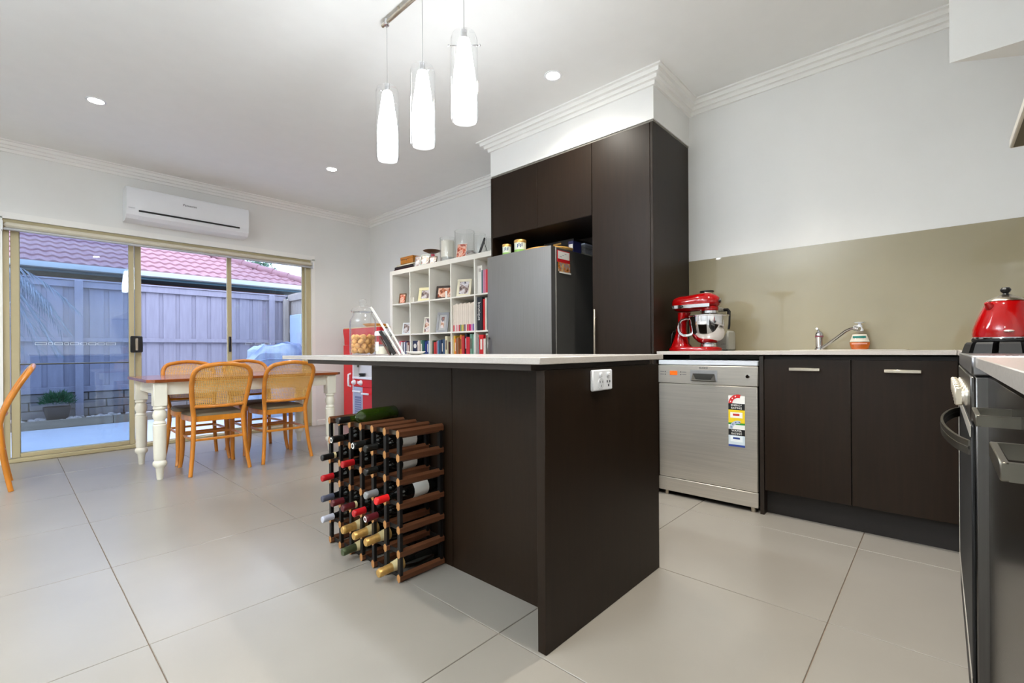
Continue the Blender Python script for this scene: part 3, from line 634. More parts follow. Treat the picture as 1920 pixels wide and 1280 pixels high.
frame(3.09, 4.13, TZ, .115, .125, .012, (176, 186, 180), PF, 'grey green framed photo second from the wooden box', .4)
vz = thing('glass_vase', 'glass vase holding a brown shallow dish, near the wooden box', 'vase', (3.22, 4.155, TZ))
MB().lathe([(.036, 0), (.04, .01), (.036, .03), (.034, .10), (.04, .15), (.037, .15), (.031, .10), (.032, .03), (0, .014)], (3.22, 4.155, TZ), 24).build('vase_body', CLEAR, vz)
MB().lathe([(.035, .002), (.037, .028), (0, .030)], (3.22, 4.155, TZ), 20).build('dark_fill', M('dark_fill', (40, 34, 32), .5), vz)
ds = thing('brown_dish', 'brown shallow dish on top of the glass vase', 'dish', (3.22, 4.165, TZ + .151))
MB().lathe([(.025, .151), (.045, .158), (.09, .176), (.10, .182), (.096, .184), (.04, .164), (0, .160)], (3.22, 4.165, TZ), 28).build('dish', M('brown_dish', (96, 60, 38), .35, var=.1), ds)
cd = thing('red_candle', 'small red candle in glass beside the glass vase', 'candle', (3.14, 4.045, TZ)); MB().lathe([(.02, 0), (.02, .115), (0, .115)], (3.14, 4.045, TZ), 16).build('wax', M('red_wax', (190, 40, 70), .4), cd); MB().lathe([(.024, -.0), (.024, .13)], (3.14, 4.045, TZ), 16, cap=False).build('cup', CLEAR, cd)
frame(3.10, 4.005, TZ, .10, .085, .008, (120, 104, 84), PF, 'small low framed photo in front of the white candle', .35)
def hurricane(x, y, r, h, lab, foot=.0, group='clear glass vases on the bookcase'):
    t = thing('hurricane_vase', lab, 'vase', (x, y, TZ), group)
    MB().lathe([(r * .8, 0), (r * .85, .008), (r * .96, .03), (r, .08), (r, h), (r * .95, h), (r * .95, .08), (r * .88, .03), (0, .016)], (x, y, TZ), 32).build('vase_body', CLEAR, t); 
    MB().tube([(x + r * .975 * math.cos(a), y + r * .975 * math.sin(a), TZ + h) for a in [2 * PI * k / 32 for k in range(32)]], .0025, 6, True).build('rim', CLEAR, t)
hurricane(3.25, 3.93, .085, .285, 'clear glass vase with a wide white candle inside')
wc = thing('pillar_candle', 'wide white pillar candle inside the leftmost clear vase', 'candle', (3.25, 3.93, TZ + .05)); MB().lathe([(.069, .075), (.072, .078), (.072, .25), (.066, .256), (.02, .252), (0, .252)], (3.25, 3.93, TZ), 28).build('wax', M('white_wax', (238, 234, 222), .5, var=.02), wc); MB().lathe([(.066, .018), (.07, .074)], (3.25, 3.93, TZ), 24).build('glass_pebbles', M('pale_glass_pebbles', (190, 192, 190), .2, var=.2, scale=(90, 90, 90)), wc)
hurricane(3.26, 3.665, .105, .315, 'widest clear glass vase, behind the red framed photo')
frame(3.09, 3.53, TZ, .115, .150, .006, (230, 222, 214), PR, 'red toned framed photo in front of the wide clear vase', .35)
hurricane(3.31, 3.49, .062, .265, 'slim clear glass vase behind the silver bowl')
sb = thing('silver_bowl', 'small silver bowl beside the black easel frame', 'bowl', (3.13, 3.425, TZ)); MB().lathe([(.03, 0), (.05, .012), (.058, .03), (.05, .048), (.03, .058), (0, .06)], (3.13, 3.425, TZ), 24).build('bowl', CHROME, sb)
frame(3.12, 3.30, TZ, .10, .165, .010, (20, 20, 22), PF, 'black framed photo standing edge-on near the pantry', -.76, lean=20)
jg = thing('glass_jug', 'clear glass jug with handle next to the pantry side', 'jug', (3.26, 3.275, TZ))
MB().lathe([(.045, 0), (.052, .01), (.056, .06), (.048, .13), (.05, .19), (.047, .19), (.045, .13), (.052, .06), (0, .012)], (3.26, 3.275, TZ), 28).build('jug_body', CLEAR, jg)
MB().tube([(3.215, 3.235, TZ + .165), (3.205, 3.215, TZ + .15), (3.205, 3.21, TZ + .10), (3.212, 3.232, TZ + .06)], .006, 8).build('handle', CLEAR, jg)

# ------------------------------------------------------------------ lamps
PEM = emitter('pendant_glow', (244, 249, 255), PENDANT_EMIT)
pl = thing('pendant_rail', 'silver ceiling rail carrying the three glass pendants', 'lamp rail', (1.40, 1.9, CEIL))
MB().tube([(1.40, 2.232, 2.716), (1.40, 1.50, 2.716)], .0095, 12).build('rail', SATIN, pl)
for y in (2.08, 1.66): MB().tube([(1.40, y, 2.72), (1.40, y, CEIL)], .006, 8).build('standoff', SATIN, pl)
for i, (y, zb) in enumerate(((2.190, 1.976), (1.876, 1.958), (1.568, 1.976))):
    lab = ['leftmost glass pendant lamp over the island', 'middle glass pendant lamp over the island, lowest hung', 'rightmost glass pendant lamp over the island'][i]
    t = thing('pendant_lamp', lab, 'pendant lamp', (1.40, y, zb), 'glass pendant lamps over the island')
    MB().lathe([(0, zb + .004), (.044, zb + .004), (.052, zb + .012), (.0535, zb + .03), (.0535, zb + .15), (.049, zb + .20), (.036, zb + .29), (.0285, zb + .345), (.024, zb + .362), (0, zb + .365)], (1.40, y, 0), 32).build('diffuser', PEM, t)
    MB().lathe([(.058, zb), (.0605, zb + .01), (.0605, zb + .36), (.052, zb + .385), (.012, zb + .392)], (1.40, y, 0), 32, cap=False).build('outer_glass', CLEAR, t)
    MB().lathe([(.011, zb + .365), (.013, zb + .372), (.013, zb + .405), (.004, zb + .412)], (1.40, y, 0), 16).build('lamp_holder', CHROME, t)
    ld = bpy.data.lights.new('pendant_bulb', 'SPOT'); ld.energy = PENDANT_BULB_W * PI; ld.spot_size = math.radians(160); ld.spot_blend = .6; ld.shadow_soft_size = .045; ld.color = (.74, .86, 1)
    lo = bpy.data.objects.new('pendant_bulb', ld); COL.objects.link(lo); lo.location = (0, 0, -.004); lo.parent = t
    a = (.5, 1.35, 2.3)[i]; dx, dy = math.cos(a) * .07, math.sin(a) * .07
    pm = MB(); pm.tube([(1.40 - dx, y - dy, zb + .338), (1.40 + dx, y + dy, zb + .338)], .0025, 6); pm.ball((1.40 + dx, y + dy, zb + .338), .005, 8, 6); pm.ball((1.40 - dx, y - dy, zb + .338), .005, 8, 6); pm.build('cross_pin', CHROME, t)
    MB().tube([(1.40, y, zb + .405), (1.40, y, 2.708)], .0013, 5).build('cord', M('pale_cord', (150, 150, 150), .5), t)
    cl = MB(); cl.lathe([(.013, 2.700), (.013, 2.73)], (1.40, y, 0), 12); cl.tube([(1.40, y, 2.70), (1.40, y, 2.69)], .004, 6); cl.build('rail_clip', CHROME, t)
DEM = emitter('downlight_glow', (255, 248, 232), 40.0)
visible_lab = {0: 'round recessed downlight nearest the air conditioner', 1: 'round recessed downlight in front of the bookcase wall', 2: 'round recessed downlight right of the pendants, near the pantry bulkhead'}
for i, (x, y) in enumerate(DOWNLIGHTS):
    lab = visible_lab.get(i, ['round recessed downlight over the living area by the doors', 'round recessed downlight in the middle of the living area', 'round recessed downlight at the far end of the living area', 'round recessed downlight above the camera side of the island', 'round recessed downlight over the sink side of the kitchen'][i - 3] if i >= 3 else '')
    t = thing('downlight', lab, 'downlight', (x, y, CEIL), 'recessed ceiling downlights')
    MB().lathe([(.044, CEIL - .0005), (.046, CEIL - .004), (.057, CEIL - .003), (.059, CEIL - .0002)], (x, y, 0), 28, cap=False).build('trim_ring', WHITEP, t)
    MB().lathe([(0, CEIL - .0022), (.044, CEIL - .0020)], (x, y, 0), 24, cap=False).build('lens', DEM, t)
    ld = bpy.data.lights.new('downlight_beam', 'SPOT'); ld.energy = DOWNLIGHT_W * PI * (2.4 if i in (6, 7) else .9); ld.spot_size = math.radians(112 if i in (6, 7) else 150); ld.spot_blend = .8; ld.shadow_soft_size = .04; ld.color = (1, .95, .85)
    lo = bpy.data.objects.new('downlight_beam', ld); COL.objects.link(lo); lo.location = (0, 0, -.03); lo.parent = t

# added uplighter, unseen behind the camera, put in to brighten the ceiling
fl_ = thing('added_uplighter', 'tall uplighter added unseen behind the viewpoint to brighten the ceiling', 'floor lamp', (-1.7, 1.9, 0))
MB().lathe([(0, 0), (.15, 0), (.15, .015), (.02, .03), (.012, .05), (.012, 1.74), (.02, 1.76)], (-1.7, 1.9, 0), 28).build('stand', SATIN, fl_)
MB().lathe([(.02, 1.76), (.08, 1.775), (.17, 1.83), (.185, 1.85), (.165, 1.835), (.07, 1.785), (0, 1.778)], (-1.7, 1.9, 0), 32).build('bowl_shade', SATIN, fl_)
ld = bpy.data.lights.new('added_uplight', 'SPOT'); ld.energy = ADDED_UPLIGHT_W * PI; ld.spot_size = math.radians(150); ld.spot_blend = .7; ld.shadow_soft_size = .08; ld.color = (.78, .885, 1)
lo = bpy.data.objects.new('added_uplight', ld); COL.objects.link(lo); lo.location = (0, 0, 1.84); lo.rotation_euler = (PI, 0, 0); lo.parent = fl_

# ------------------------------------------------------------------ dining table
tb = thing('dining_table', 'cream farmhouse dining table with red-brown pine top by the glass doors', 'table', (1.43, 4.63, 0))
top = [(.690, 4.26), (.735, 4.222), (2.135, 4.222), (2.178, 4.26), (2.178, 5.035), (2.135, 5.07), (.735, 5.07), (.690, 5.035)]
MB().prism(top, 'Z', .722, .744).build('table_top', PINE, tb)
lp = [(.019, 0), (.021, .01), (.027, .085), (.033, .092), (.043, .105), (.045, .118), (.042, .132), (.033, .142), (.037, .150), (.038, .16), (.041, .30), (.043, .405), (.037, .412), (.043, .418), (.037, .426), (.032, .436), (.042, .462), (.044, .48), (.039, .503), (.030, .517), (.038, .522), (.042, .530), (.038, .540), (.038, .548)]
LX, LY = (.772, 2.088), (4.285, 4.985)
for x in LX:
    for y in LY:
        m = MB(); m.lathe(lp, (x, y, 0), 24); m.box(x - .042, y - .042, .545, x + .042, y + .042, .7215, c=.004); m.build('leg', CREAMP, tb)
for y in LY: bx('apron', CREAMP, tb, LX[0] + .043, y - .012, .625, LX[1] - .043, y + .012, .7215, c=.002)
for x in LX: bx('apron', CREAMP, tb, x - .012, LY[0] + .043, .625, x + .012, LY[1] - .043, .7215, c=.002)

# ------------------------------------------------------------------ bentwood cane chairs (built facing +y round the origin)
def lean(z):
    return -.165 * max(0, (z - .45) / .40) ** 1.45 if z > .45 else -.052 * ((.45 - z) / .45) ** 1.6
def half(z):
    if z < .45: return .170 + .034 * ((.45 - z) / .45) ** 1.8
    return .170 + .028 * min(1, (z - .45) / .22)
def make_chair(label, loc, rz):
    t = thing('dining_chair', label, 'chair', (0, 0, 0), 'honey bentwood cane dining chairs')
    zs = [0, .06, .14, .24, .34, .45, .53, .61, .69, .755]
    left = [(-half(z), lean(z), z) for z in zs]; h0 = half(.755); R_ = .085
    arcL = []
    for k in range(1, 7):
        a = PI - (PI / 2) * k / 6; z = .755 + R_ * math.sin(a); arcL.append((-h0 + R_ + R_ * math.cos(a), lean(z), z))
    topz = .755 + R_
    mid = [(x, lean(topz + .014 * (1 - (x / .12) ** 2)), topz + .014 * (1 - (x / .12) ** 2)) for x in (-.08, -.04, 0, .04, .08)]
    arcR = [(-p[0], p[1], p[2]) for p in arcL[::-1]]
    hoop = [p for p in left if p[2] >= .45] + arcL + mid + arcR + [(-p[0], p[1], p[2]) for p in left if p[2] >= .45][::-1]
    MB().tube(hoop, .0155, 8, upv=(0, 1, 0), r2=.0175).build('back_frame', HONEY, t, ang=50)
    for s in (-1, 1): MB().tube([(s * -p[0], p[1], p[2]) for p in left if p[2] <= .451], [.0145, .015, .0155, .0165, .017, .0165], 8, upv=(0, 1, 0)).build('leg', HONEY, t, ang=50)
    for s in (-1, 1): MB().tube([(s * .178, .335, .42), (s * .180, .338, .30), (s * .181, .340, .18), (s * .183, .350, .10), (s * .188, .360, .045), (s * .194, .376, 0)], [.019, .019, .018, .0165, .0155, .0165], 8, upv=(0, 1, 0)).build('leg', HONEY, t, ang=50)
    zr = .525; MB().tube([(-half(zr), lean(zr), zr), (-.09, lean(zr) - .012, zr - .003), (0, lean(zr) - .016, zr - .004), (.09, lean(zr) - .012, zr - .003), (half(zr), lean(zr), zr)], .013, 8, upv=(0, 1, 0)).build('back_rail', HONEY, t, ang=50)
    so = [(-.165, .0), (.165, .0), (.185, .10), (.198, .25), (.192, .335), (.165, .364), (.09, .374), (0, .376), (-.09, .374), (-.165, .364), (-.192, .335), (-.198, .25), (-.185, .10)]
    MB().prism(so, 'Z', .405, .447).build('seat_frame', HONEY, t, ang=50)
    cm = MB(); n = len(so)
    vs = [(x * .985, .19 + (y - .19) * .985, .4475) for x, y in so] + [(x * .975, .19 + (y - .19) * .975, .462) for x, y in so] + [(x * .86, .19 + (y - .19) * .86, .472) for x, y in so] + [(0, .19, .476)]
    fs = [tuple(range(n))[::-1]] + [(r * n + i, r * n + (i + 1) % n, (r + 1) * n + (i + 1) % n, (r + 1) * n + i) for r in (0, 1) for i in range(n)] + [(2 * n + i, 2 * n + (i + 1) % n, 3 * n) for i in range(n)]
    cm.add(vs, fs).build('seat_pad', CUSH, t, ang=60)
    ring = [(-.166, -.012), (0, -.020), (.166, -.012), (.178, .12), (.180, .25), (.172, .332), (.12, .345), (0, .35), (-.12, .345), (-.172, .332), (-.180, .25), (-.178, .12)]
    MB().tube([(x, y, .268) for x, y in ring], .011, 6, True, upv=(0, 0, 1), r2=.009).build('stretcher_ring', HONEY, t, ang=50)
    # open cane weave
    cn = MB(); pitch = .0125; sw = .0030
    def inner(z):
        if z <= .755: return half(z) - .012
        return h0 - R_ + math.sqrt(max(0, R_ ** 2 - (z - .755) ** 2)) - .010
    def yb(x, z): return lean(z) - .014 * (1 - (x / .19) ** 2)
    def strip(a, b, wx, wz, off, seg):
        vs = []
        for k in range(seg + 1):
            u = k / seg; x = a[0] + (b[0] - a[0]) * u; z = a[1] + (b[1] - a[1]) * u; y = yb(x, z) + off
            vs += [(x - wx, y, z - wz), (x + wx, y, z + wz)]
        cn.add(vs, [(2 * k, 2 * k + 1, 2 * k + 3, 2 * k + 2) for k in range(seg)])
    z = .54
    while z < .838:
        q = inner(z); strip((-q, z), (q, z), 0, sw, .0008, 6); z += pitch
    x = -.18
    while x < .181:
        zt = .84 if abs(x) < h0 - R_ else .755 + math.sqrt(max(0, R_ ** 2 - (abs(x) - h0 + R_) ** 2)) - .008
        if abs(x) < inner(.62): strip((x, .535 if abs(x) < inner(.535) else .62), (x, zt), sw, 0, -.0008, 6)
        x += pitch
    cn.build('cane_panel', CANE, t, smooth=False, recalc=False)
    t.location = loc; t.rotation_euler = (0, 0, rz); return t
ch = make_chair('cane-backed chair nearest the wine rack, right one of the near pair at the table', (1.655, 4.225, 0), 0.0)
dup(ch, (1.142, 4.215, 0), -.03, 'cane-backed chair at the near left side of the dining table')
dup(ch, (1.150, 5.03, 0), PI, 'cane-backed chair at the far left side of the dining table, by the doors')
dup(ch, (1.640, 5.03, 0), PI + .04, 'cane-backed chair at the far right side of the dining table')
dup(ch, (-.034, 4.885, 0), PI / 2 , 'cane-backed chair cut off at the left edge, away from the table')

# ------------------------------------------------------------------ wine rack and bottles
RX0, RX1, RP, RPZ = 1.076, 1.306, .0985, .0978
PY = [2.217 - RP * j for j in range(7)]; LZ = [.604 - RPZ * k for k in range(7)]
rk = thing('wine_rack', 'redwood and black steel wine rack against the island side', 'wine rack', (1.19, 1.92, 0))
hexp = [(0, .0185), (.0115, .009), (.0115, -.009), (0, -.0185), (-.0115, -.009), (-.0115, .009)]
b0 = None
for j in range(7):
    for k in range(7):
        if b0 is None:
            m = MB(); n = 6; vs = [(RX0, PY[0] + u, LZ[0] + w_) for u, w_ in hexp] + [(RX1, PY[0] + u, LZ[0] + w_) for u, w_ in hexp]
            m.add(vs, [(i, (i + 1) % n, n + (i + 1) % n, n + i) for i in range(n)], 0); m.add(vs, [tuple(range(n))[::-1], tuple(range(n, 2 * n))], 1)
            b0 = m.build('bar', [RACKW, RACKE], rk, smooth=False)
        else:
            o = b0.copy(); COL.objects.link(o); o.location = (0, PY[j] - PY[0], LZ[k] - LZ[0])
for x in (RX0 + .006, RX1 - .016):
    for j in range(7): bx('post', RACKM, rk, x - .004, PY[j] - .0095, LZ[6] + .004, x + .010, PY[j] + .0095, LZ[0] - .004)
    for k in range(7): bx('strip', RACKM if k else STEELD, rk, x + .0105, PY[6], LZ[k] - .009, x + .0125, PY[0], LZ[k] + .009)
def bottle(col, row, cap, lab, kind='still', out=0.0, glassm=None, labc=None, z=None, y=None, tip_label=None, neck=None):
    yc = (PY[col] + PY[col + 1]) / 2 if y is None else y
    base = (LZ[row + 1] if row is not None else 0)
    cham = kind == 'sparkling'; L = .298; xb = 1.311 - out; xt = xb - L
    t = thing('wine_bottle', lab, 'bottle', ((xb + xt) / 2, yc, base if z is None else z), 'wine bottles in the rack')
    rb = .0405 if cham else .0362; rn = .0165 if cham else .0148
    zt, zb_ = (base + .0185 + .009, base + .009 + rb) if z is None else (z + .030, z + rb + .001)
    def tilt(m):
        m.v = [(p[0], p[1], p[2] + zt + (zb_ - zt) * (p[0] - xt) / L) for p in m.v]; return m
    gm = glassm or WINEG
    if cham:
        pr_ = [(.0135, 0.002), (.0165, .008), (.0155, .03), (.0175, .06), (.023, .10), (.033, .135), (.0405, .17), (.0405, .288), (.036, L)]
        fp = [(0, 0), (.0150, .0), (.0178, .006), (.0178, .022), (.0166, .027), (.0178, .034), (.0172, .042), (.0186, .062), (.0238, .10), (.0265, .112)]
    else:
        pr_ = [(.0125, .001), (.0140, .006), (.0140, .075), (.0165, .088), (.030, .108), (.0362, .124), (.0362, .290), (.031, L)]
        fp = [(0, 0), (.0130, 0), (.0154, .003), (.0154, .012), (.0149, .014), (.0149, .056)]
    tilt(MB().lathe([(r, h + xt) for r, h in pr_], (0, yc, 0), 20, 'X')).build('bottle_glass', gm, t)
    tilt(MB().lathe([(r, h + xt) for r, h in fp], (0, yc, 0), 20, 'X', cap=False)).build('foil' if cham else 'capsule', cap, t)
    a = .165 if not cham else .19
    if labc: tilt(MB().lathe([(rb + .0005, xt + a), (rb + .0005, xt + a + .075)], (0, yc, 0), 20, 'X', cap=False)).build('label', labc, t)
    if cham: 
        tilt(MB().lathe([(.0187, xt + .0615), (.0240, xt + .0985)], (0, yc, 0), 20, 'X', cap=False)).build('neck_label', PAPERC, t)
    if neck: tilt(MB().lathe([(.0152, xt + .057), (.0152, xt + .068)], (0, yc, 0), 18, 'X', cap=False)).build('neck_band', neck, t)
    if tip_label:
        tilt(MB().lathe([(.0125, xt - .0006), (.0075, xt - .0008)], (0, yc, 0), 18, 'X', cap=False)).build('tip_ring', tip_label, t)
    return t
CAPR = M('red_capsule', (176, 20, 28), .3, var=.1); CAPB = M('bright_red_capsule', (214, 28, 30), .28, var=.06); CAPD = M('dark_red_capsule', (84, 20, 28), .32, var=.1); CAPK = M('black_capsule', (18, 20, 20), .3); CAPG = M('grey_blue_capsule', (72, 76, 92), .35, var=.1); CAPW = M('silver_white_capsule', (196, 198, 210), .35, var=.06); CAPS = M('silver_grey_capsule', (150, 152, 154), .3, .4)
bottle(2, None, CAPK, 'green wine bottle lying on top of the rack', glassm=WINEGR, z=LZ[0] + .0005, out=.02)
bottle(1, 0, CAPK, 'black bottle with white ring on its tip, top row of the rack', tip_label=PAPER, out=-.0)
bottle(3, 0, CAPK, 'black bottle with pale ring on its tip, right one in the top row', tip_label=PAPER)
bottle(4, 0, CAPK, 'dark bottle with white body label pushed deep in the top row', labc=PAPER)
bottle(0, 1, CAPK, 'black-capped bottle with cream neck band, leftmost in the second row', neck=PAPERC)
bottle(2, 1, CAPR, 'red-capped bottle in the second row of the rack')
bottle(4, 1, CAPK, 'dark bottle with grey label in the second row, near the rack right end', labc=PAPER)
bottle(0, 2, CAPR, 'red-capped bottle at the left end of the third row')
bottle(4, 2, CAPS, 'silver-capped bottle in the third row beside the bright red cap')
bottle(5, 2, CAPB, 'bright red-capped bottle with white label at the right end of the third row', out=.01, labc=PAPER)
bottle(0, 3, CAPG, 'grey-blue capped bottle at the left end of the fourth row')
bottle(1, 3, CAPD, 'dark red capped bottle second in the fourth row')
bottle(2, 3, CAPD, 'dark red capped bottle third in the fourth row, cream neck ring', neck=PAPERC)
bottle(3, 3, CAPR, 'red-capped bottle fourth in the fourth row')
bottle(4, 3, CAPD, 'dark red capped bottle with white tip in the fourth row', tip_label=PAPER)
bottle(0, 4, CAPW, 'silver-white capped bottle at the left end of the fifth row')
bottle(2, 4, GOLD, 'gold-foiled sparkling bottle furthest left of the gold row', 'sparkling')
bottle(3, 4, GOLD, 'gold-foiled sparkling bottle in the middle of the gold row', 'sparkling')
bottle(4, 4, GOLD, 'gold-foiled sparkling bottle at the right of the gold row', 'sparkling')
bottle(2, 5, GREENF, 'green-foiled sparkling bottle in the bottom row', 'sparkling')
bottle(5, 5, GOLD, 'gold-foiled sparkling bottle in the bottom right corner of the rack', 'sparkling')

# ------------------------------------------------------------------ toy kitchen
pk = thing('toy_kitchen', 'red and white wooden toy kitchen in the corner beside the bookcase', 'toy kitchen', (3.1, 5.2, 0))
PKR = M('toy_red_paint', (214, 18, 26), .35, var=.03); PKW = M('toy_white_paint', (232, 232, 238), .4, var=.01); PKG = M('toy_pale_grey', (206, 204, 206), .5, var=.02); PKB = M('toy_oven_grey', (176, 184, 206), .4, var=.03); PKD = M('toy_oven_window', (112, 120, 158), .3, var=.1, scale=(2, 2, 60))
KX = 2.95
bx('carcass', PKR, pk, KX + .012, 4.80, .02, KX + .32, 5.655, .60); bx('fridge_column', PKR, pk, KX + .012, 5.43, .60, KX + .32, 5.655, 1.02, c=.002)
fd = bx('fridge_door', PKR, pk, KX - .008, 5.432, .03, KX + .011, 5.655, 1.018, c=.002)
MB().tube([(KX - .008, 5.475, .660), (KX - .04, 5.475, .650), (KX - .042, 5.475, .60), (KX - .042, 5.475, .56), (KX - .04, 5.475, .51), (KX - .008, 5.475, .500)], .012, 8).build('handle', WHITEP, fd)
bx('edge_strip', PKW, pk, KX - .008, 5.418, .03, KX + .011, 5.4315, 1.0, c=.001)
bx('worktop', PKW, pk, KX - .02, 4.80, .601, KX + .31, 5.417, .628, c=.003); bx('splashback', PKG, pk, KX + .07, 4.80, .629, KX + .31, 5.417, 1.02); bx('side_lining', PKG, pk, KX + .0, 5.4175, .629, KX + .30, 5.4295, 1.02)
hob = MB(); hob.lathe([(0, .629), (.034, .629), (.034, .640), (.028, .644), (0, .644)], (KX + .026, 5.26, 0), 20); hob.build('hob', BLACK, pk)
MB().lathe([(.02, .6445), (.036, .648), (.040, .668), (.037, .668), (.033, .650), (0, .648)], (KX + .026, 5.26, 0), 20).build('toy_pan', BLACK, pk)
sg = bx('red_sign', PKR, pk, KX + .064, 5.25, .775, KX + .0695, 5.36, .83)
for y in (5.275, 5.305, 5.335): MB().lathe([(0, -.001), (.010, -.001), (.010, 0)], (KX + .064, y, .805), 12, 'X').build('white_dot', PKW, sg)
MB().tube([(KX + .069, 5.392, .86), (KX + .05, 5.392, .85), (KX + .046, 5.392, .74)], .012, 8).build('toy_utensil', STEELD, pk)
kp = bx('knob_panel', PKR, pk, KX - .004, 4.81, .505, KX + .0115, 5.415, .599, c=.001)
for y in (5.385, 5.225): MB().lathe([(.030, 0), (.034, -.004), (.022, -.030), (.012, -.042), (0, -.043)], (KX - .004, y, .555), 18, 'X').build('knob', WHITEP, kp)
for dy in (-.018, 0, .018): bx('white_mark', PKW, kp, KX - .0046, 5.303 + dy - .006, .54, KX - .004, 5.303 + dy + .006, .572)
od = bx('oven_door', PKB, pk, KX - .006, 5.195, .05, KX + .0115, 5.412, .50, c=.002)
bx('oven_window', PKD, od, KX - .0075, 5.225, .11, KX - .0055, 5.375, .385)
for k in range(9): bx('oven_bar', PKB, od, KX - .0085, 5.23, .125 + k * .028, KX - .0076, 5.37, .133 + k * .028)
bx('handle', WHITEP, od, KX - .035, 5.205, .435, KX - .02, 5.395, .458, c=.004)
cd_ = bx('cupboard_door', PKR, pk, KX - .006, 4.81, .05, KX + .0115, 5.19, .50, c=.002); bx('handle', WHITEP, cd_, KX - .035, 5.02, .415, KX - .02, 5.185, .438, c=.004)
MB().prism([(5.668, 1.225), (5.664, 1.18), (5.640, 1.10), (5.632, 1.021), (4.82, 1.021), (4.815, 1.10), (4.80, 1.18), (4.795, 1.225)], 'X', KX - .006, KX + .05).build('hood', PKR, pk)
MB().box(KX - .002, 4.80, 1.226, KX + .30, 5.665, 1.238, c=.002).build('top_shelf', PAPERC, pk)
tag(MB().lathe([(.0, 1.2385), (.10, 1.2385), (.145, 1.265), (.15, 1.275), (.0, 1.285)], (KX + .13, 5.12, 0), 28).build('orange_toy_bowl', M('orange_toy', (236, 160, 60), .5, var=.06), None, loc=(KX + .13, 5.12, 1.2385)), 'orange toy bowl on top of the red toy kitchen', 'bowl')

# ------------------------------------------------------------------ things on the island
IZ = .9215
jar = thing('cookie_jar', 'large lidded glass jar holding walnuts on the island', 'jar', (1.30, 2.285, IZ))
MB().lathe([(.060, 0), (.067, .004), (.069, .02), (.069, .17), (.066, .19), (.052, .212), (.048, .225), (.052, .232), (.0495, .232), (.0455, .224), (.05, .211), (.064, .188), (.0665, .17), (.0665, .02), (.062, .010), (0, .010)], (1.30, 2.285, IZ), 36).build('jar_body', CLEAR, jar)
MB().lathe([(.060, .232), (.061, .240), (.052, .250), (.03, .258), (.014, .262), (.010, .268), (.016, .274), (.021, .286), (.017, .298), (0, .303)], (1.30, 2.285, IZ), 28).build('lid', CLEAR, jar)
WAL = M('walnut_shell', (216, 160, 90), .6, var=.28, scale=(60, 60, 60), bump=.6, bscale=150)
wr = random.Random(5); wal = None; cnt = 0
for layer in range(4):
    n = 8 if layer < 4 else 6
    for k in range(n + (1 if layer < 4 else 0)):
        if k == n: px_, py_ = 0, 0
        else:
            a = 2 * PI * (k + .5 * layer) / n + wr.uniform(-.08, .08); q = .046 if layer < 4 else .042; px_, py_ = q * math.cos(a), q * math.sin(a)
        z = IZ + .026 + layer * .0225 + wr.uniform(-.002, .002); loc = (1.30 + px_, 2.285 + py_, z); cnt += 1
        if wal is None:
            m = MB(); m.ball((0, 0, 0), (.0175, .0155, .0155), 14, 10, jitter=.035, rnd=wr); m.tube([(.0182 * math.cos(t), .0, .0164 * math.sin(t)) for t in [2 * PI * i / 18 for i in range(18)]], .0014, 5, True)
            wal = m.build('walnut', WAL, None, ang=70); o = wal
        else: o = wal.copy(); COL.objects.link(o)
        tag(o, 'brown walnut in the large glass jar on the island', 'walnut', 'walnuts in the glass jar'); o.location = loc; o.rotation_euler = (wr.uniform(0, 3), wr.uniform(0, 3), wr.uniform(0, 3))
cj = thing('candle_jar', 'small glass candle jar with cream wax and square white label', 'candle', (1.30, 2.085, IZ))
MB().lathe([(.038, 0), (.041, .003), (.041, .098), (.039, .098), (.039, .006), (0, .006)], (1.30, 2.085, IZ), 28).build('jar_glass', CLEAR, cj)
MB().lathe([(0, .0065), (.0385, .0065), (.0385, .045), (0, .045)], (1.30, 2.085, IZ), 24).build('wax', M('cream_wax', (232, 226, 206), .5, var=.02), cj)
MB().lathe([(.0395, .099), (.0435, .100), (.044, .112), (.041, .120), (.03, .124), (0, .125)], (1.30, 2.085, IZ), 28).build('lid', M('white_glazed_lid', (228, 228, 224), .3, var=.02), cj)
m = MB(); vs = []
for k in range(9):
    a = PI * .88 + .62 * (k / 8) + .18
    for z in (.022, .068): vs.append((1.30 + .0416 * math.cos(a), 2.085 + .0416 * math.sin(a), IZ + z))
m.add(vs, [(2 * k, 2 * k + 1, 2 * k + 3, 2 * k + 2) for k in range(8)]); m.build('label', PAPER, cj, smooth=False)
def leaning(yb, yt, h, th, x0, x1, rgb, lab, name='magazine'):
    """built leaning towards local +y, then turned so that its long edge runs away from the room"""
    t = thing(name, lab, name, (0, 0, 0), 'magazines leaning on the glass jar')
    a = math.atan2(yt - yb, h); L = math.hypot(yt - yb, h)
    def pl(s, u): return (yb + s * math.sin(a) - u * math.cos(a), s * math.cos(a) + u * math.sin(a))
    cm = MB(); c_ = MB(); tt = th * .2
    for (u0, u1, mb, s1) in ((-th, -th + tt, cm, L), (-tt, 0, cm, L), (-th + tt, -tt, c_, L - .002)):
        mb.prism([pl(0, u0), pl(s1, u0), pl(s1, u1), pl(0, u1)], 'X', x0 + (0 if mb is cm else .0015), x1)
    zmin = min(p[2] for p in cm.v)
    for q in (cm, c_): q.v = [(p[0], p[1], p[2] - zmin) for p in q.v]
    cm.build('cover', blk(rgb), t, smooth=False); c_.build('pages', PAGES if sum(rgb) > 500 else blk(rgb), t, smooth=False)
    t.location = (1.385, 2.056, IZ); t.rotation_euler = (0, 0, math.radians(55.6))
leaning(0, .140, .238, .008, -.09, .13, (232, 232, 232), 'longest white magazine leaning steeply on the glass jar')
leaning(-.020, .066, .158, .008, -.08, .12, (226, 224, 222), 'shorter white magazine leaning at the right end of the stack')
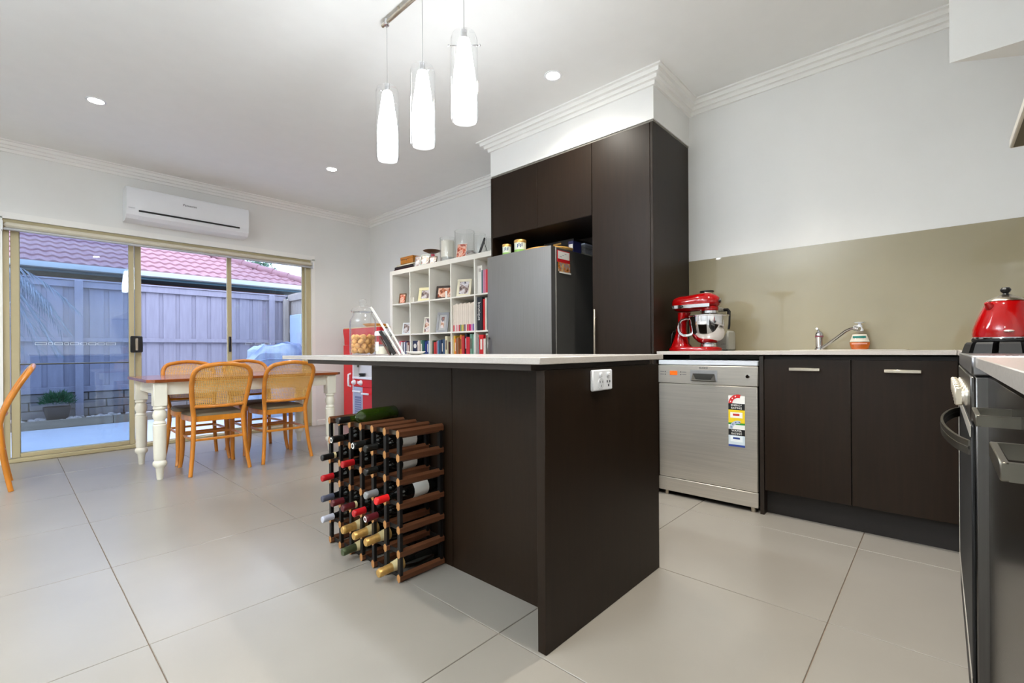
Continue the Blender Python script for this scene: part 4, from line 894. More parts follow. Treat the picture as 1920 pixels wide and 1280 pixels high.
leaning(.024, .094, .118, .016, -.085, .10, (34, 32, 32), 'dark thick magazine leaning under the white ones')
leaning(.052, .100, .090, .007, -.08, .10, (110, 78, 70), 'brown magazine leaning lowest, next to the candle jar')
pd = thing('white_dish', 'low white dish lying on the island right of the magazines', 'dish', (1.48, 2.06, IZ)); MB().lathe([(.02, 0), (.028, .002), (.05, .016), (.052, .019), (.048, .018), (.026, .006), (0, .005)], (1.48, 2.06, IZ), 28).build('dish', PAPER, pd)

# ------------------------------------------------------------------ on the back counter
CZ = CT + .0004
mx = thing('stand_mixer', 'red stand mixer with steel bowl on the counter corner', 'stand mixer', (3.08, 1.18, CZ)); XC = 3.08
def oval(y0, y1, wd, n=10):
    r_ = wd / 2; pts = []
    for k in range(n + 1): a = -PI / 2 - PI * k / n; pts.append((XC + r_ * math.sin(a + PI / 2), y0 + .0 + (-r_ * math.cos(a + PI / 2)) + r_))
    for k in range(n + 1): a = PI / 2 - PI * k / n; pts.append((XC + r_ * math.sin(a - PI / 2 + PI), y1 - r_ + r_ * math.cos(a + PI / 2 - PI)))
    return pts
def ovp(y0, y1, wd, z0, z1, z2, s):
    """rounded slab with a softened top edge"""
    r_ = wd / 2; base = []
    for k in range(13): a = PI + PI * k / 12; base.append((XC + r_ * math.cos(a), y0 + r_ + r_ * math.sin(a)))
    for k in range(13): a = PI * k / 12; base.append((XC + r_ * math.cos(a), y1 - r_ + r_ * math.sin(a)))
    n = len(base); cy = (y0 + y1) / 2; vs = []
    for (z, q) in ((z0, .99), (z1, 1.0), (z2, s)): vs += [(XC + (x - XC) * q, cy + (y - cy) * q, z) for x, y in base]
    vs.append((XC, cy, z2 + .002)); fs = [tuple(range(n))[::-1]] + [(r * n + i, r * n + (i + 1) % n, (r + 1) * n + (i + 1) % n, (r + 1) * n + i) for r in (0, 1) for i in range(n)] + [(2 * n + i, 2 * n + (i + 1) % n, 3 * n) for i in range(n)]
    return MB().add(vs, fs)
ovp(1.022, 1.364, .20, CZ, CZ + .014, CZ + .026, .93).build('base', RED, mx, ang=55)
col = MB(); sec = [(CZ + .018, 1.278, .076, .085), (CZ + .05, 1.288, .054, .060), (CZ + .12, 1.282, .034, .050), (CZ + .19, 1.274, .027, .046), (CZ + .255, 1.262, .042, .050)]
vs = []; fs = []
for z, yc, ry, rx in sec:
    for k in range(20): a = 2 * PI * k / 20; vs.append((XC + rx * math.cos(a), yc + ry * math.sin(a), z))
for i in range(len(sec) - 1):
    for k in range(20): fs.append((i * 20 + k, i * 20 + (k + 1) % 20, (i + 1) * 20 + (k + 1) % 20, (i + 1) * 20 + k))
col.add(vs, fs).build('column', RED, mx, ang=60)
hp = [(0, 1.340), (.030, 1.336), (.048, 1.318), (.055, 1.285), (.058, 1.22), (.061, 1.16), (.063, 1.12), (.058, 1.085), (.044, 1.055), (.030, 1.040), (.024, 1.036), (0, 1.036)]
hm = MB(); n = 28; vs = []; fs = []
for r_, y in hp:
    for k in range(n):
        a = 2 * PI * k / n; c_, s_ = math.cos(a), math.sin(a); zz = 1.243 + r_ * .95 * (abs(s_) ** .9 * (1 if s_ > 0 else -1)) + (.004 if y < 1.2 else 0); vs.append((XC + r_ * 1.02 * c_, y, zz))
for i in range(len(hp) - 1):
    for k in range(n): fs.append((i * n + k, i * n + (k + 1) % n, (i + 1) * n + (k + 1) % n, (i + 1) * n + k))
hm.add(vs, fs).build('motor_head', RED, mx, ang=60)
for sx_ in (-1, 1):
    bnd = MB(); vs = []
    ys = [1.322 - .0275 * k for k in range(10)]
    for y in ys:
        rr = .054 if y > 1.26 else .0615
        vs += [(XC + sx_ * (rr + .0055), y, 1.211), (XC + sx_ * (rr + .0055), y, 1.232), (XC + sx_ * (rr - .02), y, 1.211), (XC + sx_ * (rr - .02), y, 1.232)]
    fs = []
    for k in range(9):
        a = 4 * k; b = a + 4; fs += [(a, a + 1, b + 1, b), (a + 1, a + 3, b + 3, b + 1), (a + 3, a + 2, b + 2, b + 3), (a + 2, a, b, b + 2)]
    fs += [(0, 1, 3, 2), (36, 37, 39, 38)]; bnd.add(vs, fs).build('chrome_band', CHROME, mx, ang=30)
MB().ball((XC - .066, 1.255, 1.222), (.008, .013, .009), 12, 8).build('speed_knob', BLACK, mx)
MB().lathe([(.050, 1.188), (.052, 1.192), (.052, 1.206), (.048, 1.215)], (XC, 1.094, 0), 24).build('planetary', RED, mx); MB().lathe([(.046, 1.170), (.050, 1.172), (.050, 1.187), (.046, 1.188)], (XC, 1.094, 0), 24).build('planetary_ring', CHROME, mx)
MB().tube([(XC, 1.094, 1.17), (XC, 1.094, 1.08)], .009, 10).build('beater_shaft', CHROME, mx)
MB().lathe([(.014, 1.036), (.016, 1.030), (.016, 1.024), (0, 1.022)], (XC, 0, 1.248), 16, 'Y').build('hub_cap', CHROME, mx); MB().ball((XC - .03, 1.022, 1.245), (.009, .009, .009), 10, 8).build('hub_knob', BLACK, mx)
bo = MB().lathe([(.042, .955), (.048, .957), (.048, .972), (.042, .976), (.068, .990), (.092, 1.014), (.109, 1.05), (.117, 1.10), (.119, 1.150), (.123, 1.154), (.123, 1.158), (.118, 1.158), (.116, 1.10), (.106, 1.05), (.088, 1.016), (.05, .995), (0, .99)], (XC, 1.104, 0), 40).build('bowl', CHROME, mx)
MB().tube([(XC - .03, 1.215, 1.140), (XC - .05, 1.238, 1.139), (XC - .06, 1.258, 1.130), (XC - .064, 1.270, 1.112), (XC - .066, 1.274, 1.088), (XC - .066, 1.272, 1.062), (XC - .062, 1.262, 1.042), (XC - .054, 1.246, 1.032), (XC - .044, 1.222, 1.032), (XC - .03, 1.198, 1.042)], .0048, 8, r2=.010).build('handle', CHROME, bo)
fp = thing('food_processor', 'grey food processor with black handle behind the mixer', 'food processor', (3.32, 1.09, CZ))
MB().box(3.24, 1.035, CZ, 3.40, 1.20, CZ + .135, c=.012).build('base', M('pale_grey_plastic', (176, 176, 168), .4, var=.02), fp); bx('foot', BLACK, fp, 3.245, 1.04, CZ, 3.395, 1.19, CZ + .008) 
MB().lathe([(.07, 1.066), (.078, 1.075), (.078, 1.20), (.0755, 1.20), (.0755, 1.075), (0, 1.075)], (3.32, 1.155, 0), 28).build('bowl', CLEAR, fp)
MB().lathe([(.08, 1.201), (.08, 1.214), (.05, 1.225), (.05, 1.226), (0, 1.226)], (3.32, 1.155, 0), 28).build('lid', M('smoky_plastic', (120, 118, 110), .3), fp)
MB().lathe([(.036, 1.227), (.036, 1.335)], (3.32, 1.200, 0), 24).build('feed_tube', SATIN, fp); MB().lathe([(.036, 1.3355), (.046, 1.338), (.046, 1.346), (.02, 1.350), (0, 1.350)], (3.32, 1.200, 0), 24).build('pusher', BLACK, fp)
MB().tube([(3.30, 1.08, 1.205), (3.30, 1.055, 1.205), (3.30, 1.048, 1.195), (3.30, 1.050, 1.10), (3.30, 1.055, 1.075)], .010, 8, r2=.012).build('handle', BLACK, fp)
text('lettering', 'mini', .016, M('grey_print', (120, 118, 116), .6), fp, (3.2392, 1.065, CZ + .045), (0, -1, 0), (0, 0, 1))
kc = thing('power_lead', 'coiled black power lead on the counter left of the mixer', 'power lead', (3.2, 1.34, CZ))
pts = [(3.30, 1.345, CZ + .004), (3.25, 1.352, CZ + .03), (3.18, 1.355, CZ + .10), (3.12, 1.352, CZ + .135), (3.08, 1.350, CZ + .10), (3.10, 1.352, CZ + .03), (3.16, 1.356, CZ + .012), (3.22, 1.358, CZ + .06), (3.24, 1.358, CZ + .12), (3.18, 1.360, CZ + .15), (3.10, 1.360, CZ + .08), (3.07, 1.357, CZ + .02), (3.04, 1.352, CZ + .004)]
P2 = []
for i in range(len(pts) - 1):
    p0, p1, p2_, p3 = [Vector(pts[max(0, min(len(pts) - 1, i + q))]) for q in (-1, 0, 1, 2)]
    for k in range(4):
        u = k / 4; P2.append(.5 * ((2 * p1) + (p2_ - p0) * u + (2 * p0 - 5 * p1 + 4 * p2_ - p3) * u * u + (3 * p1 - p0 - 3 * p2_ + p3) * u ** 3))
MB().tube(P2 + [Vector(pts[-1])], .0035, 6).build('cord', BLACK, kc)
# sink, tap, soap
sk = thing('kitchen_sink', 'stainless steel drop-in sink in the back counter', 'sink', (3.12, .30, CZ))
m = MB(); m.box(2.965, .125, CZ, 2.995, .62, CZ + .004, c=.0015); m.box(3.355, .125, CZ, 3.40, .62, CZ + .004, c=.0015); m.box(2.995, .125, CZ, 3.355, .15, CZ + .004, c=.0015); m.box(2.995, .47, CZ, 3.355, .62, CZ + .004, c=.0015); m.build('rim', STEEL, sk)
MB().box(2.996, .151, CZ + .0002, 3.354, .469, CZ + .0012).build('bowl_floor', STEELD, sk, smooth=False)
tp = thing('mixer_tap', 'chrome kitchen mixer tap with long slanting spout beside the soap', 'tap', (3.37, .545, CZ + .0042)); TZ2 = CZ + .0042
MB().lathe([(.026, 0), (.026, .006), (.0195, .010), (.0195, .066), (.022, .070), (.022, .094), (.018, .104), (.010, .112), (0, .114)], (3.37, .545, TZ2), 24).build('body', CHROME, tp)
MB().tube([(3.37, .545, TZ2 + .108), (3.35, .548, TZ2 + .122), (3.325, .550, TZ2 + .126)], [.008, .006, .005], 8).build('lever', CHROME, tp)
MB().tube([(3.35, .525, TZ2 + .012), (3.325, .495, TZ2 + .032), (3.27, .432, TZ2 + .078), (3.235, .395, TZ2 + .106), (3.215, .370, TZ2 + .117), (3.20, .348, TZ2 + .119)], [.0085, .0085, .0085, .0085, .008, .008], 12).build('spout', CHROME, tp)
MB().tube([(3.20, .352, TZ2 + .119), (3.188, .328, TZ2 + .112)], .0125, 14).build('aerator', CHROME, tp)
MB().lathe([(.0225, .076), (.0225, .084)], (3.37, .545, TZ2), 24, cap=False).build('red_blue_band', M('plum_mark', (130, 60, 76), .3), tp)
so_ = thing('soap_bottle', 'pump bottle of orange hand soap behind the sink', 'soap dispenser', (3.385, .347, CZ + .0042)); SZ = CZ + .0042
OS = M('orange_soap', (224, 108, 20), .15, var=.06, coat=.5)
MB().lathe([(.036, 0), (.042, .006), (.048, .03), (.0485, .042), (0, .042)], (3.385, .347, SZ), 32, sx=.55).build('soap', OS, so_)
MB().lathe([(.0375, -.0), (.0435, .005), (.0497, .03), (.050, .044), (.043, .075), (.028, .094), (.016, .100), (.014, .108)], (3.385, .347, SZ), 32, sx=.56, cap=False).build('bottle', CLEAR, so_)
lb = MB(); vs = []
for k in range(9):
    a = PI + (k / 8 - .5) * 2.3; 
    for z, q in ((.012, .0455), (.045, .0512), (.088, .036)): vs.append((3.385 + q * .57 * math.cos(a), .347 + q * math.sin(a), SZ + z))
lb.add(vs, [(3 * k + r, 3 * k + 3 + r, 3 * k + 4 + r, 3 * k + 1 + r) for k in range(8) for r in (1,)]).build('label', M('soap_label_white', (226, 216, 200), .5), so_, smooth=False)
for z, hgt, q, rgb, w_ in ((.066, .012, .0445, (30, 130, 120), 1.5), (.030, .006, .0500, (240, 170, 150), 1.6)):
    m = MB(); vs = []
    for k in range(9):
        a = PI + (k / 8 - .5) * w_
        for zz in (z, z + hgt): vs.append((3.385 + (q + .0012) * .58 * math.cos(a), .347 + (q + .0012) * math.sin(a), SZ + zz))
    m.add(vs, [(2 * k, 2 * k + 1, 2 * k + 3, 2 * k + 2) for k in range(8)]).build('label_band', blk(rgb), so_, smooth=False)
MB().lathe([(.016, .106), (.019, .107), (.018, .118), (.013, .124), (.012, .142), (.008, .143), (.008, .152), (.024, .155), (.026, .158), (0, .160)], (3.385, .347, SZ), 22).build('pump', WHITEP, so_); MB().tube([(3.385, .347, SZ + .135), (3.385, .372, SZ + .134), (3.385, .376, SZ + .128)], .006, 8).build('nozzle', WHITEP, so_)

# ------------------------------------------------------------------ cooker with kettle, near cabinets, range hood
CX0, CX1, CY0, CY1 = 1.436, 2.332, -.645, -.050
ck = thing('cooker', 'wide stainless steel freestanding cooker at the right', 'cooker', (1.9, -.35, 0))
bx('body', STEELV, ck, CX0, CY0, .08, CX1, CY1 - .006, .878, c=.003); bx('hob_top', M('hob_stainless', (150, 149, 150), .34, 1.0, var=.05, scale=(3, 200, 3)), ck, CX0, CY0, .880, CX1, CY1, .924, c=.004); bx('plinth', BLACKM, ck, CX0 + .03, CY0 + .03, 0, CX1 - .03, CY1 - .06, .08)
bx('control_panel', STEELV, ck, CX0 + .002, CY1 - .006, .780, CX1 - .002, CY1 + .002, .878, c=.002)
KN = M('cream_metal_knob', (206, 196, 176), .3, .6, var=.03)
for k in range(6):
    x = 1.60 + k * .105; m = MB(); m.lathe([(.022, CY1 + .002), (.022, CY1 + .006), (.017, CY1 + .008), (.0165, CY1 + .012)], (x, 0, .822), 20, 'Y'); m.build('knob_collar', STEEL, ck)
    MB().box(x - .009, CY1 + .009, .800, x + .009, CY1 + .025, .844, c=.003).build('knob', KN, ck)
od = bx('oven_door', BLACKM, ck, CX0 + .006, CY1 - .006, .200, CX1 - .006, CY1 + .001, .770, c=.002)
bx('door_trim', STEEL, od, CX0 + .006, CY1 + .0012, .745, CX1 - .006, CY1 + .003, .770); bx('door_trim', STEEL, od, CX0 + .006, CY1 + .0012, .200, CX1 - .006, CY1 + .003, .212); bx('door_trim', STEEL, od, CX1 - .02, CY1 + .0012, .2125, CX1 - .006, CY1 + .003, .7445)
bx('lower_drawer', BLACKM, ck, CX0 + .006, CY1 - .006, .09, CX1 - .006, CY1, .194, c=.002)
arcp = []
for k in range(15):
    t = k / 14; arcp.append((1.475 + t * .80, CY1 + .002 + .046 * math.sin(PI * t) ** .7 if 0 < k < 14 else CY1 + .002, .716))
MB().tube(arcp, .004, 8, upv=(0, 0, 1), r2=.004).build('handle_core', STEELD, od)
hv = MB(); vs = []
for p in arcp: vs += [(p[0], p[1] - .003, .700), (p[0], p[1] + .003, .700), (p[0], p[1] + .003, .732), (p[0], p[1] - .003, .732)]
hv.add(vs, [(4 * i + a, 4 * i + (a + 1) % 4, 4 * i + 4 + (a + 1) % 4, 4 * i + 4 + a) for i in range(14) for a in range(4)] + [(0, 1, 2, 3), (56, 57, 58, 59)]).build('handle', STEELD, od, ang=30)
KXc, KYc = 2.10, -.150
def trivet(x, y):
    m = MB(); n = 10
    for k in range(n):
        a0 = 2 * PI * (k - .38) / n; a1 = 2 * PI * (k + .38) / n; vs = []
        for (r_, z) in ((.128, .9245), (.118, .952), (.112, .958), (.050, .958), (.050, .946), (.085, .9245)):
            for a in (a0, a1): vs.append((x + r_ * math.cos(a), y + r_ * math.sin(a) * .78, z))
        fs = [(2 * i, 2 * i + 1, (2 * i + 3) % 12, (2 * i + 2) % 12) for i in range(6)] + [tuple(range(0, 12, 2)), tuple(range(1, 12, 2))[::-1]]; m.add(vs, fs)
    m.tube([(x + .06 * math.cos(a), y + .048 * math.sin(a), .950) for a in [2 * PI * k / 24 for k in range(24)]], .006, 6, True); return m
trivet(KXc, KYc).build('trivet', BLACKM, ck, smooth=False); trivet(1.86, -.46).build('trivet', BLACKM, ck, smooth=False); trivet(2.14, -.46).build('trivet', BLACKM, ck, smooth=False)
kt = thing('kettle', 'glossy red dome-shaped kettle standing on the cooker trivet', 'kettle', (KXc, KYc, .9585)); k0 = .9585
MB().lathe([(0, 0), (.074, 0), (.077, .003), (.077, .007), (.073, .008), (0, .008)], (KXc, KYc, k0), 40).build('base_ring', BLACK, kt); MB().lathe([(.0765, .0085), (.0775, .010), (.0775, .014), (.0755, .0155)], (KXc, KYc, k0), 40, cap=False).build('chrome_ring', CHROME, kt)
MB().lathe([(.0755, .015), (.0762, .025), (.0745, .04), (.068, .062), (.058, .09), (.049, .113), (.045, .122), (.041, .126)], (KXc, KYc, k0), 44).build('body', RED, kt, ang=60)
MB().lathe([(.0435, .1265), (.042, .130), (.030, .137), (.018, .142), (.014, .144)], (KXc, KYc, k0), 36).build('lid', SATIN, kt, ang=60); MB().lathe([(.014, .1445), (.008, .147), (.006, .151), (.011, .156), (.0125, .162), (.009, .168), (0, .170)], (KXc, KYc, k0), 20).build('lid_knob', BLACK, kt)
R2 = Vector((.677, -.736, 0)); C0 = Vector((KXc, KYc, k0))
def kp_(a, b): p = C0 + R2 * a; return (p.x, p.y, k0 + b)
MB().tube([kp_(-.036, .112), kp_(-.052, .110), kp_(-.060, .122)], [.014, .011, .006], 10).build('spout', RED, kt)
MB().tube([kp_(.036, .118), kp_(.055, .121), kp_(.076, .112), kp_(.090, .088), kp_(.096, .055), kp_(.094, .020)], .010, 8, r2=.012).build('handle', BLACK, kt); MB().tube([kp_(.046, .112), kp_(.060, .082), kp_(.072, .045), kp_(.077, .016)], .004, 8, r2=.008).build('handle_strip', CHROME, kt)
bd = C0 + R2 * -.050 + Vector((-.736, -.677, 0)) * .0555
MB().ball((bd.x, bd.y, k0 + .032), (.010, .012, .0042), 14, 8).build('badge', M('pale_badge', (222, 214, 206), .3, .5), kt)
nb = thing('drawer_cabinet', 'dark stainless-fronted drawers under the near right bench', 'cabinet', (.9, -.35, 0))
DF = M('dark_mirror_front', (52, 48, 42), .24, .9, var=.05, scale=(200, 3, 3))
bx('carcass', DARKGAP, nb, .30, -.645, .10, 1.432, -.095, .878); bx('kickboard', DARKGAP, nb, .30, -.6, 0, 1.432, -.14, .10)
for x0, x1, hx0, hx1 in ((.300, .712, .530, .641), (.716, 1.432, .874, .987)):
    d = bx('drawer_front', DF, nb, x0, -.094, .11, x1, -.0755, .879, c=.001)
    hb = MB(); hb.box(hx0, -.040, .838, hx1, -.034, .853, c=.001); hb.box(hx0, -.0765, .838, hx0 + .006, -.039, .853); hb.box(hx1 - .006, -.0765, .838, hx1, -.039, .853); hb.build('handle', M('bronze_grey_handle', (118, 114, 104), .3, 1.0, var=.05), d)
tag(MB().box(.28, -.645, .8985, 1.433, -.0565, .9205, c=.0012).build('near_benchtop', STONE, None, loc=(.9, -.35, .8985)), 'pale stone bench at the far right beside the cooker', 'benchtop')
hd = thing('range_hood', 'stainless range hood over the cooker, at the right edge', 'range hood', (1.9, -.4, 1.62))
HUF = M('hood_filter_dark', (92, 84, 66), .4, .7, var=.1, scale=(60, 4, 4))
m = MB(); m.box(1.45, -.645, 1.622, 2.335, -.178, 1.652, c=.003); m.build('canopy', STEEL, hd); bx('filter', HUF, hd, 1.465, -.63, 1.6195, 2.32, -.186, 1.6225)
m = MB(); m.add([(1.46, -.645, 1.653), (2.325, -.645, 1.653), (2.325, -.19, 1.653), (1.46, -.19, 1.653), (1.75, -.645, 1.80), (2.03, -.645, 1.80), (2.03, -.40, 1.80), (1.75, -.40, 1.80)], [(0, 1, 5, 4), (1, 2, 6, 5), (2, 3, 7, 6), (3, 0, 4, 7), (0, 3, 2, 1), (4, 5, 6, 7)]); m.build('slope', STEEL, hd, smooth=False); bx('chimney', STEELV, hd, 1.76, -.645, 1.801, 2.02, -.41, 2.744)

# ------------------------------------------------------------------ courtyard and neighbour's house
struct(bx('patio', PATIO, None, -4, 5.97, -.09, 3.50, 8.43, -.03)); struct(bx('ground', SOIL, None, -12, 5.98, -.35, 16, 34, -.10))
FY = 8.90
gb = thing('garden_bed', 'narrow raised garden bed edged with timber along the fence', 'garden bed', (1.4, 8.65, -.03)); bx('sleeper', SLEEPER, gb, -1.6, 8.432, -.03, 1.0, 8.48, .078, c=.004); bx('sleeper', SLEEPER, gb, 1.005, 8.432, -.03, 3.48, 8.48, .078, c=.004); bx('soil', SOIL, gb, -1.6, 8.481, -.03, 3.48, FY - .03, .055)
rr = random.Random(11); m = MB()
for i in range(150):
    s_ = rr.uniform(.016, .034); m.ball((rr.uniform(-.2, 3.3), rr.uniform(8.50, 8.74), .055 + s_ * .5), (s_ * 1.2, s_, s_ * .75), 7, 5, jitter=.12, rnd=rr)
stuff(m.build('pebbles', ROCK, gb, smooth=False))
gw = struct(bx('wall_garden', SLEEPER, None, -1.6, FY + .0, -.03, 3.50, FY + .08, .40)); BLK = M('garden_block', (150, 142, 138), .9, var=.14, bump=.2)
for r in range(3):
    for k in range(13):
        x0 = -1.55 + k * .39 + (.195 if r % 2 else 0)
        if x0 + .38 < 3.49: bx('block', BLK, gw, x0, FY - .025, .06 + r * .113, x0 + .38, FY - .001, .165 + r * .113, c=.006)
fn = thing('paling_fence', 'grey painted paling fence behind the garden bed', 'fence', (1.2, FY, .40)); x = -1.55; k = 0; pc_ = {}
while x < 3.52:
    wd = .158 if k % 2 == 0 else .050
    if k % 2 == 0: MB().box(x, FY - .004, .42, min(x + wd, 3.552), FY + .010, 1.90, c=.002).build('paling', FENCE, fn, smooth=False)
    else: MB().box(x - .012, FY + .011, .42, x + wd + .012, FY + .024, 1.90).build('paling', FENCE, fn, smooth=False)
    x += wd + .003; k += 1
bx('rail', FENCE, fn, -1.55, FY - .045, 1.100, 3.49, FY - .005, 1.158, c=.003); bx('rail', FENCE, fn, -1.55, FY - .045, .40, 3.49, FY - .005, .478, c=.003)
bx('top_board', FENCE, fn, -1.55, FY - .040, 1.862, 3.49, FY - .006, 1.952, c=.003); bx('capping', FENCE, fn, -1.55, FY - .055, 1.953, 3.52, FY + .05, 1.975, c=.003)
for x in (-.35, .645, 3.19): bx('post', FENCE, fn, x, FY - .10, .06, x + .085, FY - .046, 1.951, c=.003)
bx('post', FENCES, fn, 3.43, FY - .12, .0, 3.51, FY - .05, 1.90, c=.003)
sf = thing('side_fence', 'weathered side fence at right angles to the grey fence', 'fence', (3.55, 7.6, -.05)); y = 6.2
while y < 8.93:
    bx('paling', FENCES, sf, 3.56, y, -.05, 3.575, min(y + .098, 8.96), 2.0 + .004 * math.sin(y * 9)); y += .105
bx('rail', FENCES, sf, 3.515, 6.2, 1.28, 3.558, 8.85, 1.35, c=.003); bx('top_board', FENCES, sf, 3.52, 6.2, 1.865, 3.558, 8.85, 1.975, c=.003)
pb = thing('fence_board', 'pale blue framed board hung on the side fence above the covered barbecue', 'board', (3.48, 8.45, 1.3)); BLU = M('pale_blue_board', (186, 206, 228), .5, var=.03)
bx('board', BLU, pb, 3.475, 8.20, 1.02, 3.512, 8.66, 1.60, c=.01); bx('edge', SOFFIT, pb, 3.485, 8.662, 1.01, 3.512, 8.675, 1.61)
bq = thing('covered_barbecue', 'barbecue under a blue-grey cover beside the grey fence', 'barbecue', (2.85, 7.6, -.03)); cr_ = random.Random(4)
def tarp(u, v):
    a = 2 * PI * u; hgt = [(-.03, 1.0), (.35, 1.0), (.78, .98), (.90, .93), (1.01, .70), (1.045, .34), (1.03, .0)]
    f_ = v * (len(hgt) - 1); i = min(int(f_), len(hgt) - 2); t = f_ - i; z = hgt[i][0] * (1 - t) + hgt[i + 1][0] * t; s_ = hgt[i][1] * (1 - t) + hgt[i + 1][1] * t
    c_, d_ = math.cos(a), math.sin(a); px = (abs(c_) ** .45) * (1 if c_ > 0 else -1); py = (abs(d_) ** .45) * (1 if d_ > 0 else -1)
    fold = 1 + .045 * abs(math.sin(a * 4.5 + z * 4)) * (1.1 - abs(z - .5)) + .03 * math.sin(a * 4 + 1)
    return (2.84 + .42 * px * s_ * fold, 7.55 + .27 * py * s_ * fold, z + .05 * abs(math.sin(1.5 * a + 1.2)) * s_ * (1 if z > .8 else 0) + (.02 if z > .8 else 0) * c_)
tg_ = MB().grid(tarp, 22, 9); tj = random.Random(17); seen_ = {}
for i_, p_ in enumerate(tg_.v):
    key_ = (round(p_[0], 3), round(p_[1], 3), round(p_[2], 3))
    if key_ not in seen_: seen_[key_] = (tj.uniform(-.03, .03), tj.uniform(-.02, .02), tj.uniform(-.035, .035) if p_[2] > .5 else 0)
    d_ = seen_[key_]; tg_.v[i_] = (p_[0] + d_[0], p_[1] + d_[1], p_[2] + d_[2])
tg_.build('cover', COVER, bq, ang=22)
MB().tube([(2.44, 7.30, .80), (2.62, 7.26, .84), (2.85, 7.255, .83), (3.05, 7.27, .86)], .010, 6).build('cover_cord', COVER, bq)
pt = thing('potted_bush', 'bushy green plant in a dark round pot on the garden bed', 'potted plant', (.455, 8.62, .055))
MB().lathe([(.085, .055), (.10, .07), (.135, .20), (.138, .235), (.126, .235), (.11, .205), (0, .20)], (.455, 8.62, 0), 26).build('pot', POT, pt)
m = MB(); lr = random.Random(8)
for i in range(900):
    a = lr.uniform(0, 2 * PI); e = lr.uniform(-.25, 1.25); q = lr.uniform(.05, .155); b = Vector((math.cos(a) * math.cos(e), math.sin(a) * math.cos(e), math.sin(e) * .9)); p = Vector((.455, 8.62, .30)) + Vector((b.x * q * 1.15, b.y * q * .9, b.z * q)); d = (b + Vector((lr.uniform(-.5, .5), lr.uniform(-.5, .5), .7))).normalized(); sd = d.cross(Vector((lr.uniform(-1, 1), lr.uniform(-1, 1), .3))).normalized() * .005; L = lr.uniform(.03, .065)
    m.add([p - sd, p + sd, p + d * L], [(0, 1, 2)])
stuff(m.build('foliage', LEAF, pt, smooth=False, recalc=False))
pm_ = thing('drooping_palm', 'wispy drooping palm outside the left glass panel', 'palm', (-.55, 8.1, -.03)); PALM = M('dusk_palm_leaf', (136, 150, 162), .6, var=.2)
MB().tube([(-.55, 8.1, -.03), (-.54, 8.1, .8), (-.50, 8.08, 1.6), (-.47, 8.06, 2.0)], [.06, .05, .045, .04], 10).build('trunk', SLEEPER, pm_)
pr_ = random.Random(2)
for k in range(15):
    a = -1.15 + 2.3 * k / 14 + pr_.uniform(-.1, .1); m = MB(); L = pr_.uniform(.75, 1.15); pts = []
    for i in range(13):
        t = i / 12; q = L * t; pts.append(Vector((-.47 + q * math.cos(a) * .95, 8.06 + q * math.sin(a) * .5, 2.0 + .45 * t - (.95 + .25 * (k % 3)) * t * t)))
    m.tube(pts, [.006 * (1 - .8 * i / 12) for i in range(13)], 5)
    for i in range(2, 13):
        for s_ in (-1, 1):
            for j in range(3):
                p = pts[i] - (pts[i] - pts[i - 1]) * .333 * j; d = Vector((.35 * math.cos(a) + s_ * .35 * math.sin(a), .35 * math.sin(a) - s_ * .35 * math.cos(a), -.75 + pr_.uniform(-.2, .25))).normalized(); l_ = pr_.uniform(.14, .26); mid = p + d * l_ * .5 + Vector((0, 0, .02)); wv = d.cross(Vector((0, 1, 0))).normalized() * .0035
                m.add([p - wv, p + wv, mid + wv * 1.3, mid - wv * 1.3, p + d * l_], [(0, 1, 2, 3), (3, 2, 4)])
    m.build('frond', PALM, pm_, smooth=False, recalc=False)
hs = thing('neighbour_house', 'neighbouring brick house with terracotta tiled roof beyond the fence', 'house', (2, 11, -.1)); RY, RZ, SL = 9.62, 2.300, .425; SLN = math.hypot(1, SL)
bx('brick_wall', BRICKW, hs, -4, 10.15, -.1, 3.95, 10.3, 2.15); bx('brick_wall', BRICKW, hs, 3.7, 10.3, -.1, 3.95, 16, 2.15)
bx('soffit', SOFFIT, hs, -4, 9.66, 2.145, 4.36, 10.15, 2.16); bx('fascia', SOFFIT, hs, -4, 9.63, 2.145, 4.36, 9.655, 2.25); bx('fascia', SOFFIT, hs, 4.33, 9.66, 2.145, 4.36, 16, 2.25)
MB().prism([(9.53, 2.275), (9.53, 2.262), (9.545, 2.20), (9.565, 2.185), (9.628, 2.185), (9.628, 2.275), (9.62, 2.275), (9.62, 2.20), (9.55, 2.205), (9.54, 2.275)], 'X', -4, 4.45).build('gutter', GUTTER, hs)
rb_ = MB(); n_ = 14
EX = 4.40
rb_.add([(-4, RY, RZ - .05), (EX, RY, RZ - .05), (EX - 4.5, RY + 4.5, RZ - .05 + 4.5 * SL), (-4, RY + 4.5, RZ - .05 + 4.5 * SL), (EX, RY + 9, RZ - .05)], [(0, 1, 2, 3), (1, 4, 2)]).build('roof_deck', BRICKW, hs, smooth=False, recalc=False)
CO, WT = .300, .300; tl = None
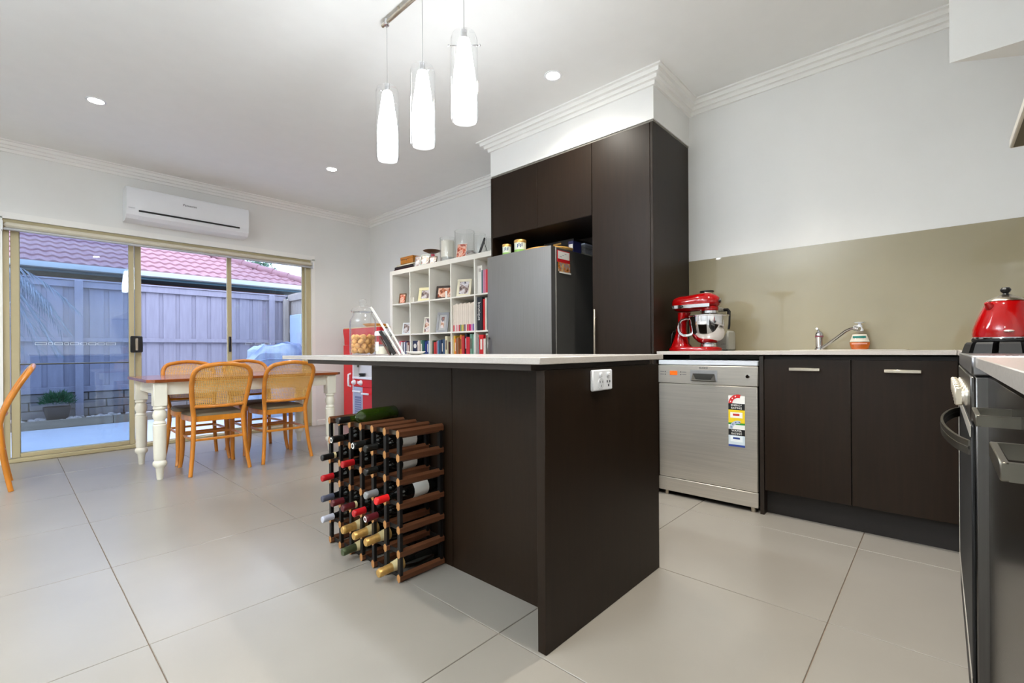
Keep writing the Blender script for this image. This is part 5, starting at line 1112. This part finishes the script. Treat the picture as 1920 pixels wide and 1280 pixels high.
for r in range(14):
    y0 = RY - .07 + r * CO / SLN; z0 = RZ - .028 + r * CO / SLN * SL
    kx = 0
    while True:
        x0 = -.62 + kx * WT + (.15 if r % 2 else 0); kx += 1
        if x0 + WT > EX - max(0, y0 - RY) + .02: break
        if y0 > 11.6 and x0 > 2.2: continue
        if tl is None:
            m = MB(); nn = 12; vs = []; Lc = CO * 1.12; dy, dz = Lc / SLN, Lc / SLN * SL
            for i in range(nn + 1):
                u = i / nn; wv = .022 * (math.sin(4 * PI * u - .6) * .5 + .5); vs += [(u * WT, .006, wv - .020), (u * WT, 0, wv + .016), (u * WT, dy, dz + wv - .014)]
            fs = []
            for i in range(nn): a = 3 * i; fs += [(a, a + 3, a + 4, a + 1), (a + 1, a + 4, a + 5, a + 2)]
            tl = m.add(vs, fs).build('roof_tile', ROOFT, hs, smooth=False, recalc=False); o = tl
        else: o = tl.copy(); COL.objects.link(o)
        o.location = Vector((x0, y0, z0)) - hs.location
for v in tl.data.vertices: v.co += hs.location
for k in range(14):
    t0 = k * .30; m = MB(); p0 = Vector((EX + .03 - t0 * .72, RY - .03 + t0 * .72, RZ + .02 + t0 * .72 * SL)); p1 = Vector((EX + .03 - (t0 + .33) * .72, RY - .03 + (t0 + .33) * .72, RZ + .01 + (t0 + .33) * .72 * SL))
    m.tube([p0, p1], [.085, .072], 10); m.build('ridge_tile', ROOFT, hs)
tt = thing('garden_tree', 'distant dark green tree behind the tiled roof', 'tree', (6.85, 20, -.1)); MB().tube([(6.85, 20, -.1), (6.8, 20, 2), (6.85, 20, 4)], [.14, .1, .06], 8).build('trunk', SLEEPER, tt); m = MB(); lr = random.Random(21)
for i in range(1400):
    a = lr.uniform(0, 2 * PI); e = lr.uniform(-1.2, 1.5); q = lr.uniform(.35, 1.0) ** .5; c_ = Vector((6.8 + .95 * q * math.cos(a) * math.cos(e), 20 + .9 * q * math.sin(a) * math.cos(e), 3.75 + .85 * q * math.sin(e))); d = Vector((lr.uniform(-1, 1), lr.uniform(-1, 1), lr.uniform(-.6, 1))).normalized() * .13; sd = d.orthogonal().normalized() * .035
    m.add([c_, c_ + d * .5 + sd, c_ + d, c_ + d * .5 - sd], [(0, 1, 2, 3)])
stuff(m.build('crown', LEAF, tt, smooth=False, recalc=False))
